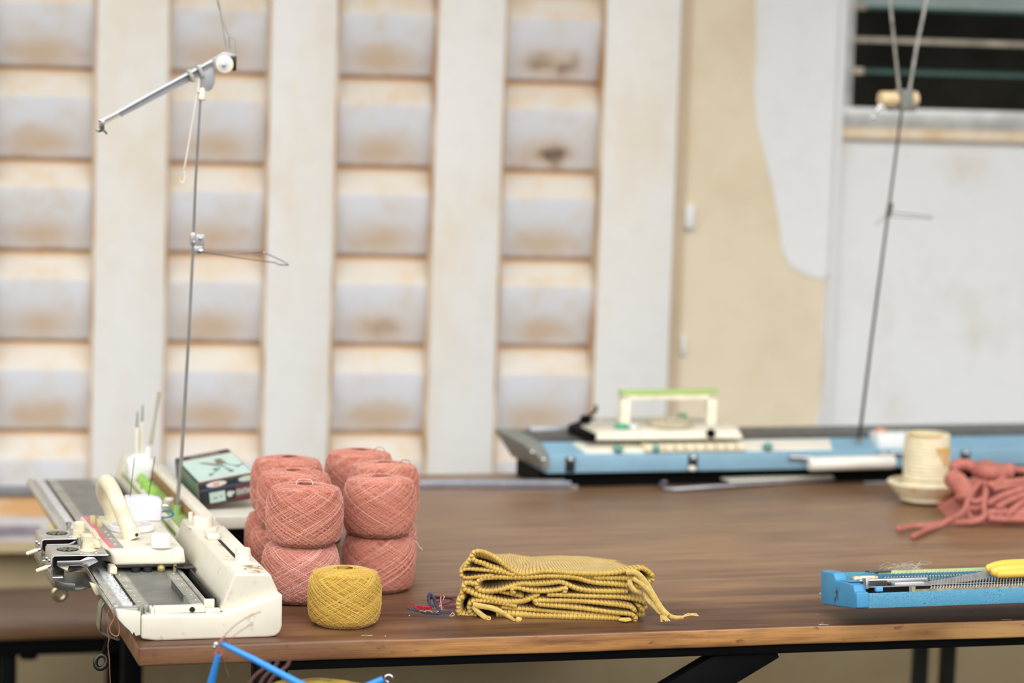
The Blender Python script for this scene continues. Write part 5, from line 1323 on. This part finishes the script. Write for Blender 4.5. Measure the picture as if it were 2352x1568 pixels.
m = MB(); m.bx(-.0004, .0002, .008, bd_ - .030, .001, bh_ - .003); m.build('side_panel', dg, gb)
m = MB(); m.bx(-.0006, .0002, .006, .008, .001, bh_ - .002); m.bx(-.0006, .0002, bd_ - .030, bd_ - .028, .001, bh_ - .002); m.build('side_trim', pkb, gb)
# lettering band at the back of the lid: pale block letters
m = MB(); rnd = random.Random(6); x = .022
while x < bw_ - .020:
    w_ = rnd.choice((.0035, .0045, .003)); m.bx(x, x + w_ * .35, bd_ - .019, bd_ - .007, bh_, bh_ + .0005); m.bx(x, x + w_, bd_ - .0095, bd_ - .007, bh_, bh_ + .0005)
    if rnd.random() > .5: m.bx(x + w_ * .7, x + w_, bd_ - .019, bd_ - .007, bh_, bh_ + .0005)
    x += w_ + .0016
m.build('pale_lettering', gryc, gb)
# picture on the lid: two dark wings with long thin stems
m = MB(); zt = bh_ + .0003; ink = mat('brown_ink', C(120, 112, 98), .5)
def lp(P): m.prism(P, 'z', zt, zt + .0004)
lp([(.026, .092), (.032, .093), (.052, .070), (.048, .062)]); lp([(.050, .095), (.060, .098), (.064, .070), (.054, .068), (.049, .074)]); m.build('lid_picture', ink, gb)
m = MB(); ink2 = mat('grey_green_ink', C(80, 96, 88), .5)
def ln(a, b, w_=.0014):
    a = Vector(a); b = Vector(b); d = (b - a).normalized(); n_ = Vector((-d.y, d.x)) * w_ / 2; m.prism([tuple(a + n_), tuple(b + n_), tuple(b - n_), tuple(a - n_)], 'z', zt + .0002, zt + .0006)
ln((.053, .066), (.044, .046)); ln((.053, .066), (.056, .044), .0018); ln((.060, .066), (.074, .048)); ln((.074, .048), (.083, .050), .001); ln((.044, .046), (.028, .030)); ln((.056, .044), (.060, .028), .003)
for (x, y, r) in ((.040, .050, .004), (.027, .029, .0035), (.059, .029, .004), (.074, .047, .0035), (.083, .052, .0025)): m.lathe([(r, 0), (r, .0004)], (x, y, zt + .0002), 16)
m.build('lid_stems', ink2, gb)
# front face
def fp(x0, x1, z0_, z1_, mt, name, t=.0006): 
    mm = MB(); mm.bx(x0, x1, -t, .0002, z0_, z1_); return mm.build(name, mt, gb)
fp(.001, bw_ - .001, bh_ - .014, bh_ - .0105, mat('slate_band', C(74, 80, 96), .45), 'band')
mm = MB(); mm.lathe([(1, 0), (1, .0006)], (0, 0, 0), 32, Matrix.Translation((.027, 0.0, bh_ - .0055)) @ Matrix.Diagonal((.0155, 1, .0042, 1)) @ Matrix.Rotation(math.pi / 2, 4, 'X')); mm.build('oval_label', mat('cream_oval', C(228, 214, 202), .5), gb)
mm = MB(); 
for k in range(2): mm.bx(.0225 + k * .0045, .0255 + k * .0045, -.0009, -.0005, bh_ - .0075, bh_ - .0035)
mm.build('oval_mark', mat('red_mark_small', C(214, 128, 112), .5), gb)
mm = MB(); mm.lathe([(1, 0), (1, .0006)], (0, 0, 0), 32, Matrix.Translation((.074, 0.0, bh_ - .0055)) @ Matrix.Diagonal((.0135, 1, .0042, 1)) @ Matrix.Rotation(math.pi / 2, 4, 'X')); mm.build('oval_label', mat('mint_oval', C(190, 206, 186), .5), gb)
fp(.0145, .0385, .0035, .0195, mint, 'window_label')
mm = MB(); mm.bx(.020, .026, -.0009, -.0005, .0095, .0112); mm.bx(.030, .034, -.0009, -.0005, .0105, .012, RX((.032, 0, .011), .6, 'Y')); mm.build('label_mark', dg, gb)
mm = MB(); mm.lathe([(.0046, 0), (.0046, .0006)], (0, 0, 0), 20, Matrix.Translation((.0455, 0, .0125)) @ Matrix.Rotation(math.pi / 2, 4, 'X')); mm.lathe([(.0022, 0), (.0022, .0006)], (0, 0, 0), 16, Matrix.Translation((.0510, 0, .0140)) @ Matrix.Rotation(math.pi / 2, 4, 'X')); mm.build('flower_mark', mat('pale_flower', C(196, 198, 190), .5), gb)
redb = mat('dark_red_print', C(140, 52, 46), .5)
fp(.055, bw_ - .001, .0185, .0215, redb, 'red_line'); fp(.055, bw_ - .001, .0040, .0070, redb, 'red_line')
mm = MB()
for k, x in enumerate((.0560, .0615, .0670, .0725, .0780)):
    mm.bx(x, x + .0012, -.0009, -.0004, .0085, .0175); mm.bx(x + .0030, x + .0042, -.0009, -.0004, .0085, .0175)
    mm.bx(x, x + .0042, -.0009, -.0004, .0125 if k % 2 else .0165, .0137 if k % 2 else .0175)
mm.build('white_lettering', mat('white_letters', C(206, 206, 198), .5), gb)
# cream lid and dark case under it
cf = Fr(Vector((-.438, 3.915, TT)), 17)
o = MB(); o.bx(0, .20, 0, .17, .0006, .0265); ob = o.build('black_case', blackm, None, .003); ob.location = cf.O; ob.rotation_euler = (0, 0, cf.a); tag(ob, 'low black case on the table under the cream tray, behind the yarn', 'case')
o = MB(); o.prism([(.0, .030), (.004, .027), (.21, .027), (.214, .030), (.214, .0475), (.0, .0475)], 'y', -.008, .18); ob = o.build('cream_tray', cream2, None, .004, 3); ob.location = cf.O; ob.rotation_euler = (0, 0, cf.a); tag(ob, 'cream plastic tray lying between the black case and the mint green box', 'tray')
# brown card under the box
o = MB(); o.bx(.002, .10, .01, .13, -.0052, -.0006); ob = o.build('brown_card', mat('brown_card', C(140, 118, 92), .7)); ob.location = bxp; ob.rotation_euler = BXM.to_euler(); tag(ob, 'thin brown card directly under the mint green box', 'card')

# packet on the wall ledge
p = W.V(60, 1212, -.045); o = MB(); o.bx(-.075, .055, -.03, .0, 0, .050); o.bx(.050, .062, -.032, .002, 0, .052, mi=1); o.bx(-.06, .03, -.0305, -.029, .012, .036, mi=2)
P_ = W.O + (W.u * p.x + W.v * (-.024)) * W.s; 
ob = o.build('packet', [mat('grey_packet', C(200, 194, 190), .5, var=.1, vscale=12), mat('yellow_packet_edge', C(232, 200, 70), .5), mat('mauve_print', C(140, 130, 136), .5, var=.2, vscale=20)], None, .001)
ob.location = Vector((P_.x, P_.y, W.O.z + .4405 * W.s)); ob.scale = (W.s,) * 3; ob.rotation_euler = (0, 0, W.a); tag(ob, 'blurred grey and yellow packet leaning at the wall below the louvres', 'packet')
o = MB(); o.bx(-1.9, .37, -.058, .021, .42, .4400); oo = o.build('trim_11', lowerwall); oo.location = W.O; oo.scale = (W.s,) * 3; oo.rotation_euler = (0, 0, W.a); struct(oo)

# ================================================================== THREADS HANGING FROM THE RAIL
hg = thing('hanging_thread', 'thin salmon thread looping down from the near end of the cream machine rail', 'thread', M)
q = lambda x, y: M.V(x, y, .010)
m = MB(); m.tube(cat_rom([q(*p) for p in ((256, 1398), (258, 1404), (262, 1418), (256, 1430), (252, 1440), (254, 1452), (264, 1460), (272, 1458), (274, 1445), (272, 1430), (266, 1414))], 6), .00055, 6); m.build('loop', mat('salmon_line_thread', C(196, 128, 104), .7), hg)
m = MB(); m.tube(cat_rom([q(*p) for p in ((250, 1400), (246, 1414), (250, 1432), (247, 1448), (250, 1465), (248, 1485), (251, 1510), (252, 1540), (254, 1580))], 6), .00045, 6); m.build('loop', mat('brown_line_thread', C(150, 98, 80), .7), hg)

# ================================================================== BLUE SWIFT IN THE FOREGROUND
SY = 3.06
swO = Vector((atY(500, 1475, SY).x, SY, 0))
sw = thing('yarn_swift', 'bright blue rod yarn swift in the foreground holding a mustard skein', 'yarn swift', loc=swO)
SF = Fr(swO, 0); q = lambda x, y, v=0: SF.V(x, y, v)
swb = mat('swift_blue', C(52, 142, 222), .35, var=.03)
m = MB(); m.tube([q(504, 1475), q(580, 1512, -.01), q(700, 1576, -.02), q(760, 1612, -.03)], [.0030, .0038, .0044, .0046], 14); m.build('arm', swb, sw)
m = MB(); m.tube([q(501, 1504), q(485, 1568, .01), q(476, 1610, .02)], [.0032, .0046, .005], 14); m.build('arm', swb, sw)
m = MB(); m.tube([q(822, 1586, .05), q(852, 1572, .05), q(880, 1560, .05)], [.0045, .0045, .0045], 14); m.build('arm', swb, sw)
m = MB(); m.tube([q(506, 1500), q(520, 1540, .01), q(532, 1580, .02)], .0011, 6); m.build('wire', steel, sw)
m = MB(); c = q(497, 1478); m.ball((c.x, -.002, c.z), .0032, 8); c = q(494, 1484); m.ball((c.x, -.002, c.z), .0026, 8); m.build('rivet', chrome, sw)
m = MB(); c = q(893, 1558, .05); m.tube([c + Vector((math.cos(t) * .0045, 0, math.sin(t) * .0045)) for t in [k * math.pi / 8 for k in range(13)]], .0012, 8); m.build('end_ring', chrome, sw)
m = MB(); c = q(700, 1700, .05); m.tube([Vector((.10, 0.03, 0.001)), Vector((.10, .03, q(500, 1640).z)), q(476, 1610, .02)], .008, 12); m.tube([Vector((.10, .03, q(500, 1640).z)), q(760, 1612, -.03)], .006, 12); m.tube([Vector((.10, .03, q(500, 1640).z)), q(822, 1586, .05)], .006, 12); m.build('stand', darksteel, sw)
m = MB(); m.cyl((.10, .03, .0005), .09, .02, 32); m.build('base', blackm, sw)
sk = thing('yarn_skein', 'loose gauzy mustard yarn skein on the swift, only its top edge in view', 'yarn', loc=swO)
m = MB(); rnd = random.Random(9)
for k in range(90):
    y0s = 1572 + rnd.random() * 22; am = rnd.random() * 14; ph = rnd.random() * 2
    pts_ = [(600 + 33 * i, y0s - am * math.sin(math.pi * i / 9 * (1 + .3 * ph)) - 3 * math.sin(i * 1.3 + ph * 3) + (14 if i in (0, 9) else 0), .01 + rnd.random() * .03) for i in range(10)]
    m.tube(cat_rom([q(*p) for p in pts_], 3), .00038, 4)
m.build('loose_strands', mat('mustard_fluff', C(188, 160, 66), .8), sk)
yt = thing('tied_yarn', 'few brownish pink yarn strands tied around the tip of the blue swift', 'yarn', loc=swO)
brn = mat('brown_pink_yarn', C(168, 112, 96), .8)
m = MB()
for k in range(3): m.tube(cat_rom([q(496 + k * 2, 1500 - k * 8, -.004), q(503 + k, 1478, -.006), q(510 + k * 3, 1465 - k, -.004), q(520 + k * 4, 1470 + k * 4, 0)], 4), .0008, 5)
m.tube(cat_rom([q(508, 1468), q(535, 1440), q(568, 1417), q(600, 1404)], 5), .0006, 5); m.tube(cat_rom([q(520, 1480), q(540, 1458), q(580, 1430)], 5), .0005, 5)
m.tube(cat_rom([q(498, 1508), q(494, 1498), q(503, 1494), q(510, 1500), q(504, 1508)], 5), .0011, 5)
m.build('strands', brn, yt)
m = MB()
for (x0_, x1_) in ((612, 580), (632, 604), (658, 624)): m.tube(cat_rom([q(x0_ + 8, 1512, .03), q(x0_, 1530, .03), q(x1_, 1558, .03), q(x1_ - 18, 1600, .03)], 5), .0024, 8)
m.build('hanging_strands', mat('brown_rope_yarn', C(92, 60, 50), .8), yt)

# lint and crumbs on the tabletop
m = MB(); rnd = random.Random(12)
for (x, y, r) in ((940, 1413, .0011), (885, 1460, .0007), (1884, 1362, .0010), (1877, 1410, .0006), (1890, 1430, .0005), (2125, 1407, .0005), (2242, 1405, .0006), (1885, 1434, .0005), (500, 1462, .0004)):
    c = atZ(x, y, TT + r * .5); m.ball((c.x, c.y, c.z), r, 5, sz=.6)
for (x, y) in ((1880, 1434), (2300, 1423), (830, 1459)):
    a = atZ(x, y, TT + .0004); m.tube(cat_rom([a, a + Vector((.004, .003, 0)), a + Vector((.010, .001, 0)), a + Vector((.014, .004, 0))], 4), .0002, 4)
o = m.build('lint_specks', mat('lint_white', C(230, 226, 216), .8)); tag(o, 'tiny white lint specks scattered near the front of the tabletop', 'lint', kind='stuff')

# ------------------------------------------------------------------ sub-parts: small pieces that belong to one part
def under(root, child_names, host_name):
    kids = list(root.children); hosts = [k for k in kids if k.name.split('.')[0] == host_name]
    for k in kids:
        if k.name.split('.')[0] in child_names and hosts:
            h = hosts[0]
            if len(hosts) > 1:
                cen = lambda o: sum((Vector(c) for c in o.bound_box), Vector()) / 8
                h = min(hosts, key=lambda q_: (cen(q_) - cen(k)).length)
            if h is not k: k.parent = h
under(km, ('clamp_screw', 'clamp_eye'), 'clamp_strap')
under(km, ('screw_hole', 'spring_clip'), 'end_block')
under(km, ('stitch_dial', 'lever_knob', 'push_button', 'speed_knob', 'small_post', 'card_slot', 'card_guide', 'card_cover', 'worn_label', 'red_mark', 'control_panel'), 'control_housing')
under(kc, ('handle_socket', 'handle_screw'), 'handle')
under(kc, ('dial_face', 'dial_cap', 'dial_base'), 'tension_dial')
under(kc, ('pink_stripe', 'white_marks'), 'grey_panel')
under(kc, ('bracket_hole', 'hole_wheel', 'set_screw', 'rivet', 'side_screw', 'lever_joint', 'lever_tip', 'bracket_glint', 'cam_plate', 'cam_tooth', 'inner_block', 'curved_plate'), 'bracket')
under(ms, ('wheel_cap',), 'tension_wheel'); under(ms, ('arm_label', 'arm_flange', 'arm_clip', 'arm_end_cap', 'end_screw', 'thread_guide'), 'tension_arm')
under(ms, ('bracket_screw', 'guide_wire', 'eyelet'), 'guide_bracket')
under(bk, ('clamp_bolt', 'clamp_knob'), 'clamp_slot'); under(bk, ('orange_tab', 'stud'), 'counter_box'); under(bk, ('pattern_key', ), 'scale_panel'); under(bk, ('cap_screw',), 'end_cap')
under(bc, ('handle_grip',), 'handle'); under(bc, ('dial_hub',), 'stitch_dial')
for b_ in (bag1, bag3, bag5): under(b_, ('tassel',), 'drawstring')
under(gb, ('lid_picture', 'lid_stems', 'pale_lettering'), 'top_panel')
